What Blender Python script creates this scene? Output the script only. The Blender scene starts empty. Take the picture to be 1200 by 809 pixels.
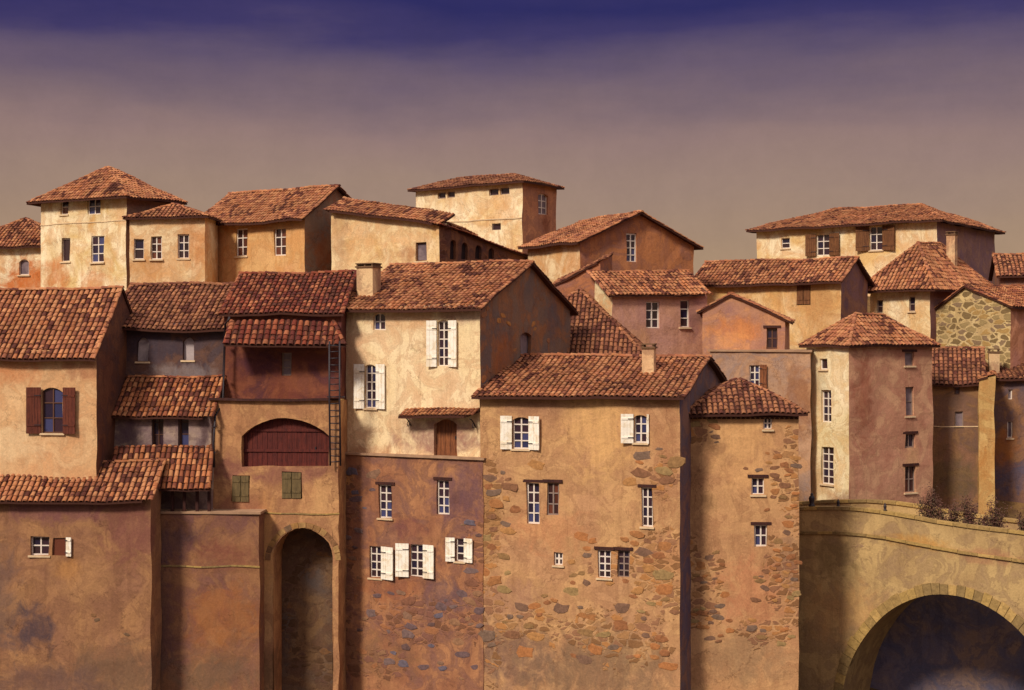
import bpy, bmesh, math, random
from mathutils import Vector, noise as mnoise
R = math.radians
rnd = random.Random(7)
scene = bpy.context.scene
COL = scene.collection
CAMZ = 22.0
F = 1800.0
def kx(px): return (px - 600.0) / F
def zat(py, y): return CAMZ + (404.5 - py) / F * y

# ------------------------------------------------------------------ helpers
def tag(o, label=None, cat=None, group=None, kind=None):
    if label: o['label'] = label
    if cat: o['category'] = cat
    if group: o['group'] = group
    if kind: o['kind'] = kind
    return o

class MB:
    """collects polygons; build() links them as one mesh object"""
    def __init__(s): s.v = []; s.f = []; s.m = []; s.sm = []
    def poly(s, pts, mi=0, smooth=False):
        i = len(s.v); s.v.extend([Vector(p) for p in pts]); s.f.append(tuple(range(i, i + len(pts)))); s.m.append(mi); s.sm.append(smooth)
    def mesh(s, verts, faces, mi=0, smooth=False):
        i = len(s.v); s.v.extend([Vector(p) for p in verts])
        for f in faces: s.f.append(tuple(i + k for k in f)); s.m.append(mi); s.sm.append(smooth)
    def box(s, o, ax, ay, az, mi=0):
        o = Vector(o); ax = Vector(ax); ay = Vector(ay); az = Vector(az)
        vs = [o, o+ax, o+ax+ay, o+ay, o+az, o+ax+az, o+ax+ay+az, o+ay+az]
        s.mesh(vs, [(0,3,2,1),(4,5,6,7),(0,1,5,4),(1,2,6,5),(2,3,7,6),(3,0,4,7)], mi)
    def tube(s, pts, r, n=8, mi=0, cap=True):
        pts = [Vector(p) for p in pts]; rings = []
        for i, p in enumerate(pts):
            t = (pts[min(i+1, len(pts)-1)] - pts[max(i-1, 0)]).normalized()
            ref = Vector((0,0,1)) if abs(t.z) < .9 else Vector((1,0,0))
            a = t.cross(ref).normalized(); b = t.cross(a)
            rr = r[i] if isinstance(r, (list, tuple)) else r
            rings.append([p + (a*math.cos(2*math.pi*k/n) + b*math.sin(2*math.pi*k/n))*rr for k in range(n)])
        vs = [v for ring in rings for v in ring]; fs = []
        for i in range(len(pts)-1):
            for k in range(n):
                fs.append((i*n+k, i*n+(k+1)%n, (i+1)*n+(k+1)%n, (i+1)*n+k))
        if cap: fs.append(tuple(range(n-1, -1, -1))); fs.append(tuple((len(pts)-1)*n+k for k in range(n)))
        s.mesh(vs, fs, mi, True)
    def build(s, name, mats, parent=None, org=None, merge=False, wob=0.0):
        if not isinstance(mats, (list, tuple)): mats = [mats]
        me = bpy.data.meshes.new(name)
        vs = s.v
        if wob: vs = [v + wobble(v, wob) for v in vs]
        if org is None and parent is not None: org = ORG[parent.name]
        org = Vector(org) if org is not None else Vector((0,0,0))
        me.from_pydata([tuple(v - org) for v in vs], [], s.f)
        for m in mats: me.materials.append(m)
        me.polygons.foreach_set('material_index', s.m)
        me.polygons.foreach_set('use_smooth', s.sm)
        me.update()
        if merge:
            b = bmesh.new(); b.from_mesh(me); bmesh.ops.remove_doubles(b, verts=b.verts, dist=0.002); b.to_mesh(me); b.free()
        o = bpy.data.objects.new(name, me); COL.objects.link(o)
        if parent is not None:
            o.parent = parent; ORG[o.name] = org
            if parent.type == 'EMPTY': pass
        else: o.location = org; ORG[o.name] = org
        return o
ORG = {}
def wobble(p, amp):
    return mnoise.noise_vector(Vector(p) * .55) * amp + mnoise.noise_vector(Vector(p) * 2.1 + Vector((31, 7, 5))) * amp * .35
def empty(name, loc, label, cat, group=None):
    e = bpy.data.objects.new(name, None); COL.objects.link(e); e.location = loc; e.empty_display_size = .3
    ORG[e.name] = Vector(loc); tag(e, label, cat, group); return e

# ------------------------------------------------------------------ materials
def srgb(r, g, b):
    f = lambda c: (c/255/12.92) if c/255 <= .04045 else ((c/255+.055)/1.055)**2.4
    return (f(r), f(g), f(b), 1)
class NT:
    def __init__(s, name):
        s.m = bpy.data.materials.new(name); s.m.use_nodes = True; s.t = s.m.node_tree; s.t.nodes.clear()
        s.out = s.n('ShaderNodeOutputMaterial'); s.b = s.n('ShaderNodeBsdfPrincipled'); s.l(s.b.outputs[0], s.out.inputs[0])
    def n(s, k, **kw):
        x = s.t.nodes.new(k)
        for a, v in kw.items(): setattr(x, a, v)
        return x
    def l(s, a, b): s.t.links.new(a, b)
    def put(s, sock, v):
        if hasattr(v, 'links'): s.l(v, sock)
        else: sock.default_value = v
    def noise(s, vec, scale, detail=4, rough=.55, dist=0.0, col=False):
        x = s.n('ShaderNodeTexNoise'); s.l(vec, x.inputs['Vector'])
        x.inputs['Scale'].default_value = scale; x.inputs['Detail'].default_value = detail
        x.inputs['Roughness'].default_value = rough; x.inputs['Distortion'].default_value = dist
        return x.outputs['Color' if col else 'Fac']
    def ramp(s, fac, stops, interp='LINEAR'):
        x = s.n('ShaderNodeValToRGB'); s.l(fac, x.inputs[0]); cr = x.color_ramp; cr.interpolation = interp
        while len(cr.elements) < len(stops): cr.elements.new(.5)
        for e, (p, c) in zip(cr.elements, stops):
            e.position = p; e.color = c if isinstance(c, (tuple, list)) else (c, c, c, 1)
        return x.outputs[0]
    def mix(s, fac, a, b, mode='MIX'):
        x = s.n('ShaderNodeMix', data_type='RGBA', blend_type=mode); s.put(x.inputs[0], fac); s.put(x.inputs[6], a); s.put(x.inputs[7], b)
        return x.outputs[2]
    def math(s, op, a, b=0.0, c=None, clamp=False):
        x = s.n('ShaderNodeMath', operation=op, use_clamp=clamp); s.put(x.inputs[0], a); s.put(x.inputs[1], b)
        if c is not None: s.put(x.inputs[2], c)
        return x.outputs[0]
    def mapping(s, vec, loc=(0,0,0), scale=(1,1,1), rot=(0,0,0)):
        x = s.n('ShaderNodeMapping'); s.l(vec, x.inputs[0]); x.inputs[1].default_value = loc; x.inputs[2].default_value = rot; x.inputs[3].default_value = scale
        return x.outputs[0]
    def obj(s): return s.n('ShaderNodeTexCoord').outputs['Object']
    def geo(s, k): return s.n('ShaderNodeNewGeometry').outputs[k]
    def bump(s, h, strength=.3, dist=.05):
        x = s.n('ShaderNodeBump'); x.inputs['Strength'].default_value = strength; x.inputs['Distance'].default_value = dist
        s.l(h, x.inputs['Height']); s.l(x.outputs[0], s.b.inputs['Normal'])
    def finish(s, color, rough=.9, spec=.25):
        s.put(s.b.inputs['Base Color'], color); s.put(s.b.inputs['Roughness'], rough); s.b.inputs['Specular IOR Level'].default_value = spec
        return s.m

_seed = [0]
def wall_mat(name, base, alt, dirt, blots=(), rubble=0.0, rubcol=None, dirt_amt=.5, alt_amt=.9, rub_at=()):
    """lime render: two tones, damp patches with a tide line, streaks, grain; rubble>0 lets the masonry show where render has fallen.
    blots: (world point, radius_h, radius_v, colour) ragged patches: stains, and shade painted onto some walls; positions in world metres"""
    _seed[0] += 1; sd = _seed[0] * 13.7
    m = NT(name); P = m.geo('Position'); v = m.mapping(P, loc=(sd, sd*.7, sd*.3))
    n1 = m.noise(v, .32, 5, .6, .8); c = m.mix(m.math('MULTIPLY', m.ramp(n1, [(.40, 0), (.62, 1)]), alt_amt), base, alt)
    n2 = m.noise(v, .55, 7, .62, 1.4)
    c = m.mix(m.math('MULTIPLY', m.ramp(n2, [(.47, 0), (.60, 1)]), min(1, dirt_amt+.25)), c, dirt)
    tide = m.ramp(n2, [(.485, 0), (.512, 1), (.55, 0)])
    c = m.mix(m.math('MULTIPLY', tide, .30), c, (dirt[0]*.55, dirt[1]*.5, dirt[2]*.5, 1))
    # granulating wash of pale repairs
    n3 = m.noise(m.mapping(v, scale=(1, 1, .8)), 1.3, 6, .65, .6)
    c = m.mix(m.math('MULTIPLY', m.ramp(n3, [(.55, 0), (.66, 1)]), .22), c, (min(1, base[0]*1.35), min(1, base[1]*1.35), min(1, base[2]*1.3), 1))
    for (bp, rh, rv, bc, amt) in blots:
        d = m.n('ShaderNodeVectorMath', operation='SUBTRACT'); m.l(P, d.inputs[0]); d.inputs[1].default_value = bp
        sc = m.n('ShaderNodeVectorMath', operation='MULTIPLY'); m.l(d.outputs[0], sc.inputs[0]); sc.inputs[1].default_value = (1/rh, 1/rh, 1/rv)
        ln = m.n('ShaderNodeVectorMath', operation='LENGTH'); m.l(sc.outputs[0], ln.inputs[0])
        nn = m.noise(v, .9, 6, .62, 1.0)
        t = m.math('ADD', ln.outputs['Value'], m.math('MULTIPLY', m.math('SUBTRACT', nn, .5), 2.4))
        inner = m.ramp(m.noise(m.mapping(v, scale=(1.2, 1.2, .7)), 1.9, 6, .68, .8), [(.30, .6), (.58, 1)])
        c = m.mix(m.math('MULTIPLY', m.math('MULTIPLY', m.ramp(t, [(.45, 1), (1.05, 0)]), inner), amt), c, bc)
        c = m.mix(m.math('MULTIPLY', m.ramp(t, [(.86, 0), (.93, 1), (1.0, 0)]), .18*amt), c, (bc[0]*.4, bc[1]*.35, bc[2]*.35, 1))
    st = m.noise(m.mapping(v, scale=(2.6, 2.6, .22)), 1.0, 5, .6, .2)
    c = m.mix(m.math('MULTIPLY', m.ramp(st, [(.50, 0), (.72, 1)]), .30), c, (dirt[0]*.6, dirt[1]*.55, dirt[2]*.55, 1))
    vk = m.n('ShaderNodeTexVoronoi', feature='DISTANCE_TO_EDGE'); ka = m.n('ShaderNodeVectorMath', operation='ADD'); m.l(v, ka.inputs[0])
    kb = m.n('ShaderNodeVectorMath', operation='SCALE'); m.l(m.noise(v, 1.4, 6, .65, 0, True), kb.inputs[0]); kb.inputs['Scale'].default_value = 1.6; m.l(kb.outputs[0], ka.inputs[1]); m.l(ka.outputs[0], vk.inputs['Vector']); vk.inputs['Scale'].default_value = .33
    ck = m.math('MULTIPLY', m.ramp(vk.outputs['Distance'], [(.002, 1), (.010, 0)]), m.ramp(m.noise(v, .5, 3, .5), [(.52, 0), (.58, 1)]))
    c = m.mix(m.math('MULTIPLY', ck, .55), c, (dirt[0]*.3, dirt[1]*.26, dirt[2]*.26, 1))
    fine = m.noise(v, 9, 6, .7); c = m.mix(.55, c, m.ramp(fine, [(.25, .62), (.75, 1.22)]), 'MULTIPLY')
    g = m.noise(v, 42, 3, .6); c = m.mix(.35, c, m.ramp(g, [(.3, .6), (.7, 1.35)]), 'MULTIPLY')
    h = m.math('ADD', m.math('MULTIPLY', m.noise(v, 4.5, 6, .65), .8), m.math('MULTIPLY', g, .12))
    if rubble > 0 or rub_at:
        rc = rubcol or srgb(150, 120, 80)
        vd = m.n('ShaderNodeVectorMath', operation='ADD'); m.l(m.mapping(v, scale=(1, 1, 1.9)), vd.inputs[0])
        nz = m.n('ShaderNodeVectorMath', operation='SCALE'); m.l(m.noise(v, 1.6, 3, .5, 0, True), nz.inputs[0]); nz.inputs['Scale'].default_value = .5
        m.l(nz.outputs[0], vd.inputs[1])
        vo = m.n('ShaderNodeTexVoronoi', feature='DISTANCE_TO_EDGE'); m.l(vd.outputs[0], vo.inputs['Vector']); vo.inputs['Scale'].default_value = 1.4
        vc = m.n('ShaderNodeTexVoronoi', feature='F1'); m.l(vd.outputs[0], vc.inputs['Vector']); vc.inputs['Scale'].default_value = 1.4
        sx = m.n('ShaderNodeSeparateColor'); m.l(vc.outputs['Color'], sx.inputs[0])
        sc_ = m.ramp(sx.outputs[0], [(0, (rc[0]*.62, rc[1]*.58, rc[2]*.58, 1)), (.35, rc), (.6, (rc[0]*.75, rc[1]*.7, rc[2]*.9, 1)), (.85, (rc[0]*1.2, rc[1]*1.05, rc[2]*.85, 1)), (1, (rc[0]*.6, rc[1]*.65, rc[2]*.8, 1))], 'CONSTANT')
        sc_ = m.mix(.6, sc_, m.ramp(fine, [(.25, .5), (.75, 1.3)]), 'MULTIPLY')
        edge = m.ramp(m.math('SUBTRACT', vo.outputs['Distance'], m.math('MULTIPLY', m.ramp(m.noise(v, 1.7, 4, .6), [(.4, 0), (.7, 1)]), .16)), [(.025, 0), (.06, 1)])
        mask = m.ramp(m.noise(v, .38, 5, .6, .6), [(1-rubble-.02, 0), (1-rubble+.03, 1)]) if 0 < rubble < 1 else None
        for (bp, rh, rv) in rub_at:
            d = m.n('ShaderNodeVectorMath', operation='SUBTRACT'); m.l(P, d.inputs[0]); d.inputs[1].default_value = bp
            sc = m.n('ShaderNodeVectorMath', operation='MULTIPLY'); m.l(d.outputs[0], sc.inputs[0]); sc.inputs[1].default_value = (1/rh, 1/rh, 1/rv)
            ln = m.n('ShaderNodeVectorMath', operation='LENGTH'); m.l(sc.outputs[0], ln.inputs[0])
            t = m.math('ADD', ln.outputs['Value'], m.math('MULTIPLY', m.math('SUBTRACT', m.noise(v, .8, 5, .6, .6), .5), 3.0))
            one = m.ramp(t, [(.88, 1), (.96, 0)]); mask = one if mask is None else m.math('MAXIMUM', mask, one)
        k = m.math('MULTIPLY', m.math('MULTIPLY', edge, mask), .85) if mask is not None else edge
        c = m.mix(k, c, sc_)
        h = m.math('ADD', h, m.math('MULTIPLY', k, .9))
    m.bump(h, .55, .06)
    return m.finish(c, .93, .12)

def tile_mat(name, cols, dark=srgb(92,50,40), darkamt=.10, moss=.25):
    m = NT(name); P = m.geo('Position'); r = m.geo('Random Per Island')
    n = len(cols); st = [(i/n, c) for i, c in enumerate(cols)]
    c = m.ramp(r, st, 'CONSTANT')
    r2 = m.math('FRACT', m.math('MULTIPLY', r, 37.31))
    cl = m.noise(P, .45, 4, .6, .5)
    thr = m.math('SUBTRACT', 1.0 - darkamt*.35, m.math('MULTIPLY', m.ramp(cl, [(.5, 0), (.66, 1)]), .42))
    c = m.mix(m.math('GREATER_THAN', r2, thr), c, dark)
    c = m.mix(m.math('MULTIPLY', m.ramp(m.noise(P, .8, 6, .65, .8), [(.5, 0), (.64, 1)]), moss), c, srgb(95, 62, 40))
    c = m.mix(m.math('MULTIPLY', m.ramp(m.noise(P, 1.7, 5, .6, .4), [(.56, 0), (.7, 1)]), .35), c, srgb(205, 140, 90))
    c = m.mix(.6, c, m.ramp(m.noise(P, .38, 4, .6, 1.0), [(.36, .55), (.62, 1.15)]), 'MULTIPLY')
    c = m.mix(.5, c, m.ramp(m.noise(P, 12, 5, .7), [(.25, .55), (.75, 1.35)]), 'MULTIPLY')
    m.bump(m.noise(P, 22, 4, .6), .3, .02)
    return m.finish(c, .88, .2)

def flat_mat(name, col, rough=.7, var=.3, scale=6, spec=.3, alt=None):
    m = NT(name); P = m.geo('Position')
    c = m.mix(var, col, m.ramp(m.noise(P, scale, 6, .65, .4), [(.3, .35), (.7, 1.35)]), 'MULTIPLY')
    if alt: c = m.mix(m.ramp(m.noise(P, scale*.35, 5, .6, .8), [(.5, 0), (.6, .8)]), c, alt)
    m.bump(m.noise(P, scale*5, 4), .2, .01)
    return m.finish(c, rough, spec)
def wood_mat(name, col, alt):
    m = NT(name); P = m.geo('Position')
    g = m.noise(m.mapping(P, scale=(9, 9, .8)), 1.6, 6, .7, .5)
    c = m.mix(m.ramp(g, [(.35, 0), (.65, 1)]), col, alt)
    c = m.mix(.5, c, m.ramp(m.noise(P, 3, 5, .6), [(.3, .55), (.7, 1.2)]), 'MULTIPLY')
    m.bump(g, .4, .02); return m.finish(c, .75, .25)
def glass_mat(name, a, b, rough=.12):
    m = NT(name); P = m.geo('Position'); r = m.geo('Random Per Island')
    c = m.ramp(r, [(0, a), (.3, b), (.55, (a[0]*1.6, a[1]*1.6, a[2]*1.5, 1)), (.8, (b[0]*.6+.03, b[1]*.6+.012, b[2]*.6+.01, 1))], 'CONSTANT')
    m.bump(m.noise(P, 1.3, 2), .25, .05)
    return m.finish(c, rough, .6)
def stone_mat(name, cols):
    m = NT(name); P = m.geo('Position'); r = m.geo('Random Per Island')
    c = m.ramp(r, [(i/len(cols), c) for i, c in enumerate(cols)], 'CONSTANT')
    c = m.mix(.75, c, m.ramp(m.noise(P, 5, 6, .7, .5), [(.28, .45), (.72, 1.4)]), 'MULTIPLY')
    m.bump(m.noise(P, 7, 6, .65), .6, .04); return m.finish(c, .9, .15)

T_OR = [srgb(174,118,82), srgb(162,104,72), srgb(186,130,90), srgb(154,96,68), srgb(170,112,80), srgb(136,84,62), srgb(178,120,80), srgb(166,104,68)]
T_BR = [srgb(150,100,70), srgb(134,86,62), srgb(164,110,76), srgb(120,74,56), srgb(144,92,66)]
T_RD = [srgb(128,62,44), srgb(112,52,40), srgb(142,78,54), srgb(160,98,68), srgb(98,46,40)]
T_GR = [srgb(158,96,60), srgb(176,112,74), srgb(140,82,56), srgb(188,130,88), srgb(120,66,50)]
M = dict(
    tiles=tile_mat('terracotta tiles', T_OR), tiles_brown=tile_mat('brown terracotta tiles', T_BR, darkamt=.2, moss=.4),
    tiles_red=tile_mat('dark red tiles', T_RD, darkamt=.3), tiles_pale=tile_mat('pale weathered tiles', T_GR, darkamt=.35, moss=.35),
    cavern=wall_mat('damp passage masonry', srgb(120,92,66), srgb(84,74,72), srgb(96,70,56), rubble=.5, rubcol=srgb(110,84,62)),
    deck=flat_mat('roof underside', srgb(70,38,28), .9), white=flat_mat('white painted wood', srgb(248,240,224), .6, .2, 5, alt=srgb(226,208,178)),
    frame=flat_mat('cream window paint', srgb(225,212,198), .6, .2), brownframe=flat_mat('brown window paint', srgb(96,62,46), .6, .3),
    greyframe=flat_mat('grey window paint', srgb(140,120,110), .6, .3),
    red_shutter=wood_mat('red brown shutter wood', srgb(112,56,38), srgb(78,36,28)), brown_shutter=wood_mat('brown shutter wood', srgb(128,84,50), srgb(88,54,34)),
    olive_shutter=wood_mat('olive shutter wood', srgb(122,102,66), srgb(88,74,50)), timber=wood_mat('dark old timber', srgb(78,42,32), srgb(48,26,28)),
    door=wood_mat('weathered brown door', srgb(150,92,54), srgb(92,54,38)), doordark=wood_mat('dark red barn planks', srgb(104,44,34), srgb(68,28,28)),
    iron=flat_mat('dark wrought iron', srgb(38,26,34), .55, .3, 8, .5), blocked=flat_mat('grey blocked opening', srgb(128,112,116), .9, .35, 2.2, alt=srgb(96,82,90)),
    tan_cap=flat_mat('tan wall capping', srgb(168,134,106), .95, .4, 2), pale_blocked=flat_mat('pale grey blocked opening', srgb(182,168,168), .9, .35, 2.2, alt=srgb(140,126,130)), dark=glass_mat('dark window glass', srgb(46,32,36), srgb(40,34,54)), blue=glass_mat('blue window glass', srgb(52,54,88), srgb(44,36,56)),
    brownglass=glass_mat('brown window glass', srgb(84,46,36), srgb(50,30,34)), void=flat_mat('dark opening', srgb(40,26,28), .95),
    plaster=wall_mat('chimney render', srgb(226,196,150), srgb(205,160,120), srgb(150,110,90)),
    cap=flat_mat('chimney cap', srgb(112,84,60), .9, .4), render_pale=flat_mat('window reveal render', srgb(214,186,148), .9, .3, 3),
    stone=stone_mat('exposed rubble stone', [srgb(164,112,70), srgb(150,100,66), srgb(174,126,78), srgb(136,96,70), srgb(124,100,84), srgb(154,126,84), srgb(124,94,76), srgb(172,114,70), srgb(146,112,74)]),
    stone_blue=stone_mat('slate coloured rubble', [srgb(118,96,92), srgb(108,86,86), srgb(134,102,82), srgb(130,88,68), srgb(104,94,104), srgb(146,108,80), srgb(104,80,76)]),
    stone_warm=stone_mat('brown gable stones', [srgb(168,116,74), srgb(150,104,74), srgb(176,124,72), srgb(140,104,82)]),
    quoin=stone_mat('sandstone blocks', [srgb(150,112,72), srgb(166,130,84), srgb(132,96,66), srgb(118,92,70), srgb(158,118,70)]),
    cop=stone_mat('olive coping stone', [srgb(170,140,84), srgb(156,128,80), srgb(180,148,92), srgb(140,116,76)]),
)

# ------------------------------------------------------------------ geometry of a building volume
def clip_poly(poly, a, b):      # keep left of a->b ; 2D
    out = []
    for i in range(len(poly)):
        p, q = poly[i], poly[(i+1) % len(poly)]
        sp = (b[0]-a[0])*(p[1]-a[1]) - (b[1]-a[1])*(p[0]-a[0]); sq = (b[0]-a[0])*(q[1]-a[1]) - (b[1]-a[1])*(q[0]-a[0])
        if sp >= -1e-9: out.append(p)
        if (sp > 1e-9 and sq < -1e-9) or (sp < -1e-9 and sq > 1e-9):
            t = sp/(sp-sq); out.append((p[0]+(q[0]-p[0])*t, p[1]+(q[1]-p[1])*t))
    return out
def area2(p): return sum(p[i][0]*p[(i+1)%len(p)][1]-p[(i+1)%len(p)][0]*p[i][1] for i in range(len(p)))/2

WOB = .08
def wall_face(mb, o, s, n, poly, holes, mi=0):
    """o: origin, s: unit horizontal, n: outward normal; poly convex CCW in (s,z); holes dicts s0,s1,z0,z1,rise,depth"""
    o = Vector(o); up = Vector((0,0,1))
    P3 = lambda q, d=0: o + s*q[0] + up*q[1] - n*d
    xs = [p[0] for p in poly]; zs = [p[1] for p in poly]
    def cuts(lo, hi, extra, step):
        c = {round(lo, 4), round(hi, 4)} | {round(e, 4) for e in extra if lo < e < hi}
        k = math.ceil(lo/step)
        while k*step < hi: c.add(round(k*step, 4)); k += 1
        c = sorted(c); r = [c[0]]
        ex = {round(e, 4) for e in extra}
        for a in c[1:]:
            if a - r[-1] < .04 and a not in ex and a != c[-1]: continue
            r.append(a)
        return r
    ss = cuts(min(xs), max(xs), [h[k] for h in holes for k in ('s0', 's1')], .8)
    zz = cuts(min(zs), max(zs), [h[k] for h in holes for k in ('z0', 'z1')], .8)
    for i in range(len(ss)-1):
        for j in range(len(zz)-1):
            cx, cz = (ss[i]+ss[i+1])/2, (zz[j]+zz[j+1])/2
            if any(h['s0'] < cx < h['s1'] and h['z0'] < cz < h['z1'] for h in holes): continue
            q = [(ss[i], zz[j]), (ss[i+1], zz[j]), (ss[i+1], zz[j+1]), (ss[i], zz[j+1])]
            for a in range(len(poly)):
                q = clip_poly(q, poly[a], poly[(a+1) % len(poly)])
                if len(q) < 3: break
            if len(q) >= 3 and abs(area2(q)) > 1e-5: mb.poly([P3(p) for p in q], mi)
    for h in holes:
        s0, s1, z0, z1, r, d = h['s0'], h['s1'], h['z0'], h['z1'], h.get('rise', 0), h.get('depth', .3)
        if r > 0:
            K = 12; w = (s1-s0)/2; cx = (s0+s1)/2
            if r >= w*.98: arc = [(cx - w*math.cos(math.pi*k/K), z1 - r + r*math.sin(math.pi*k/K)) for k in range(K+1)]
            else:
                rad = (w*w + r*r)/(2*r); a0 = math.asin(min(1, w/rad))
                arc = [(cx + rad*math.sin(-a0 + 2*a0*k/K), z1 - rad + rad*math.cos(-a0 + 2*a0*k/K)) for k in range(K+1)]
            for k in range(K):
                a, b = arc[k], arc[k+1]
                mb.poly([P3(a), P3(b), P3((b[0], z1)), P3((a[0], z1))] if 0 < k < K-1 else ([P3(a), P3(b), P3((b[0], z1)), P3((a[0], z1))]), mi)
            outline = [(s0, z0)] + arc + [(s1, z0)]
        else: outline = [(s0, z0), (s0, z1), (s1, z1), (s1, z0)]
        for k in range(len(outline)):
            a, b = outline[k], outline[(k+1) % len(outline)]
            mb.poly([P3(a), P3(b), P3(b, d), P3(a, d)], mi)
        h['outline'] = outline

class Block:
    """box-like volume. N=(px,depth) nearest corner; A wall runs to pixel la (left), B wall to pixel rb (right) or wb metres"""
    def __init__(s, N, th, la=None, rb=None, wa=None, wb=None, eave=None, z0=None):
        t = R(th); s.y0 = N[1]; s.x0 = kx(N[0])*N[1]
        s.a = Vector((-math.cos(t), math.sin(t), 0)); s.b = Vector((math.sin(t), math.cos(t), 0))
        hit = lambda d, px: (kx(px)*s.y0 - s.x0)/(d.x - kx(px)*d.y)
        s.wa = wa if wa else hit(s.a, la); s.wb = wb if wb else hit(s.b, rb)
        assert 0 < s.wa < 60 and 0 < s.wb < 60, (N, s.wa, s.wb)
        s.N = Vector((s.x0, s.y0, 0)); s.A = s.N + s.a*s.wa; s.B = s.N + s.b*s.wb
        s.ze = zat(eave, s.y0) if eave is not None else None
        s.z0 = z0; s.holes = {'A': [], 'B': []}; s.tops = {}
    def frame(s, face):
        if face == 'A': return s.A, -s.a, -s.b       # origin, s dir (left->right), outward normal
        return s.N, s.b, -s.a
    def at(s, px, py, face, off=0.0):
        o, d, n = s.frame(face); o = o + n*off; k = kx(px)
        t = (k*o.y - o.x)/(d.x - k*d.y); y = o.y + t*d.y
        return t, zat(py, y)
    def P(s, px, py, face, off=0.0):
        o, d, n = s.frame(face); t, z = s.at(px, py, face, off); p = o + n*off + d*t; return Vector((p.x, p.y, z))

def tile_plane(mb, e0, e1, r1, r0, sp=.30, deck=True, mi=0, dk=1):
    e0, e1, r1, r0 = map(Vector, (e0, e1, r1, r0))
    u = (e1-e0).normalized(); w = (r0-e0) if (r0-e0).length > .01 else (r1-e0); n = u.cross(w).normalized(); v = n.cross(u)
    if n.z < 0: n = -n; v = -v if v.z < 0 else v
    q = [((p-e0).dot(u), (p-e0).dot(v)) for p in (e0, e1, r1, r0)]
    P = lambda a, b, c=0: e0 + u*a + v*b + n*c
    sag = lambda p: p + Vector((0, 0, mnoise.noise(p*.33)*.15 + mnoise.noise(p*1.3)*.04))
    def rng(a):
        ys = []
        for i in range(4):
            p, r = q[i], q[(i+1) % 4]
            if abs(p[0]-r[0]) < 1e-6: continue
            t = (a-p[0])/(r[0]-p[0])
            if -1e-6 <= t <= 1+1e-6: ys.append(p[1]+(r[1]-p[1])*t)
        return (min(ys), max(ys)) if len(ys) > 1 else None
    a0, a1 = min(p[0] for p in q), max(p[0] for p in q)
    if deck:     # deck with thickness, subdivided along u to follow the sag
        K = max(2, int((a1-a0)/.6)); cols = []
        for i in range(K+1):
            a = a0 + (a1-a0)*min(max(i/K, .0005), .9995); g = rng(a)
            if not g: continue
            nn = 5; cols.append([(sag(P(a, g[0]+(g[1]-g[0])*j/nn)), sag(P(a, g[0]+(g[1]-g[0])*j/nn)) - Vector((0,0,.13))) for j in range(nn+1)])
        vs = []; fs = []
        J = len(cols[0])
        for c in cols:
            for t_, b_ in c: vs += [t_, b_]
        ix = lambda i, j, k: (i*J+j)*2+k
        for i in range(len(cols)-1):
            for j in range(J-1):
                fs.append((ix(i,j,0), ix(i+1,j,0), ix(i+1,j+1,0), ix(i,j+1,0))); fs.append((ix(i,j,1), ix(i,j+1,1), ix(i+1,j+1,1), ix(i+1,j,1)))
            fs.append((ix(i,0,0), ix(i,0,1), ix(i+1,0,1), ix(i+1,0,0))); fs.append((ix(i,J-1,0), ix(i+1,J-1,0), ix(i+1,J-1,1), ix(i,J-1,1)))
        for j in range(J-1):
            fs.append((ix(0,j,0), ix(0,j+1,0), ix(0,j+1,1), ix(0,j,1))); L_ = len(cols)-1
            fs.append((ix(L_,j,0), ix(L_,j,1), ix(L_,j+1,1), ix(L_,j+1,0)))
        mb.mesh(vs, fs, dk)
    nc = max(1, int((a1-a0)/sp)); sp = (a1-a0)/nc
    for i in range(nc):
        a = a0 + (i+.5)*sp; g = rng(a)
        if not g: continue
        lo, hi = g; 
        if lo > .05: lo += .02
        b = lo - .03
        while b < hi - .08:
            L = min(.50, hi - b); ja = rnd.uniform(-.02, .02); jb = rnd.uniform(-.022, .022); ra = sp*.40*rnd.uniform(.9, 1.1); rb = ra*.84
            lift = rnd.uniform(0, .02) + (.03 if rnd.random() < .04 else 0)
            vs = []
            for (bb, rr, hh) in ((b, ra, .045+lift), (b+L, rb, .005)):
                for k in range(6):
                    t = math.pi*k/5
                    p = P(a + ja + (jb if bb > b else 0) - math.cos(t)*rr, bb, 0) ; p = sag(p) + n*(hh + math.sin(t)*rr*.72)
                    vs.append(p)
            # thickness at the visible lower lip
            lip = [v_ - n*.03 for v_ in vs[:6]]
            mb.mesh(vs + lip, [(k, k+1, k+7, k+6) for k in range(5)] + [(k+12, k+13, k+1, k) for k in range(5)], mi, False)
            b += .39
def ridge_tiles(mb, p, q, r=.17, mi=0):
    p = Vector(p); q = Vector(q); d = (q-p); L = d.length; d.normalize(); side = d.cross(Vector((0,0,1))).normalized(); up = side.cross(d)
    n = max(1, int(L/.42))
    sag = lambda p_: p_ + Vector((0, 0, mnoise.noise(p_*.33)*.15 + mnoise.noise(p_*1.3)*.04))
    for i in range(n):
        a = p + d*(L*i/n); b = p + d*(L*(i+1)/n + .06); vs = []
        j = rnd.uniform(-.02, .02); hr = rnd.uniform(-.01, .02)
        for c, rr, hh in ((a, r*1.05, .05+hr), (b, r*.9, .02+hr)):
            c = sag(c)
            for k in range(7):
                t = math.pi*k/6; vs.append(c + side*(math.cos(t)*rr + j) + up*(math.sin(t)*rr*.8 + hh - .03))
        mb.mesh(vs, [(k, k+1, k+8, k+7) for k in range(6)] + [tuple(range(6, -1, -1)), tuple(range(7, 14))], mi, False)

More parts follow.
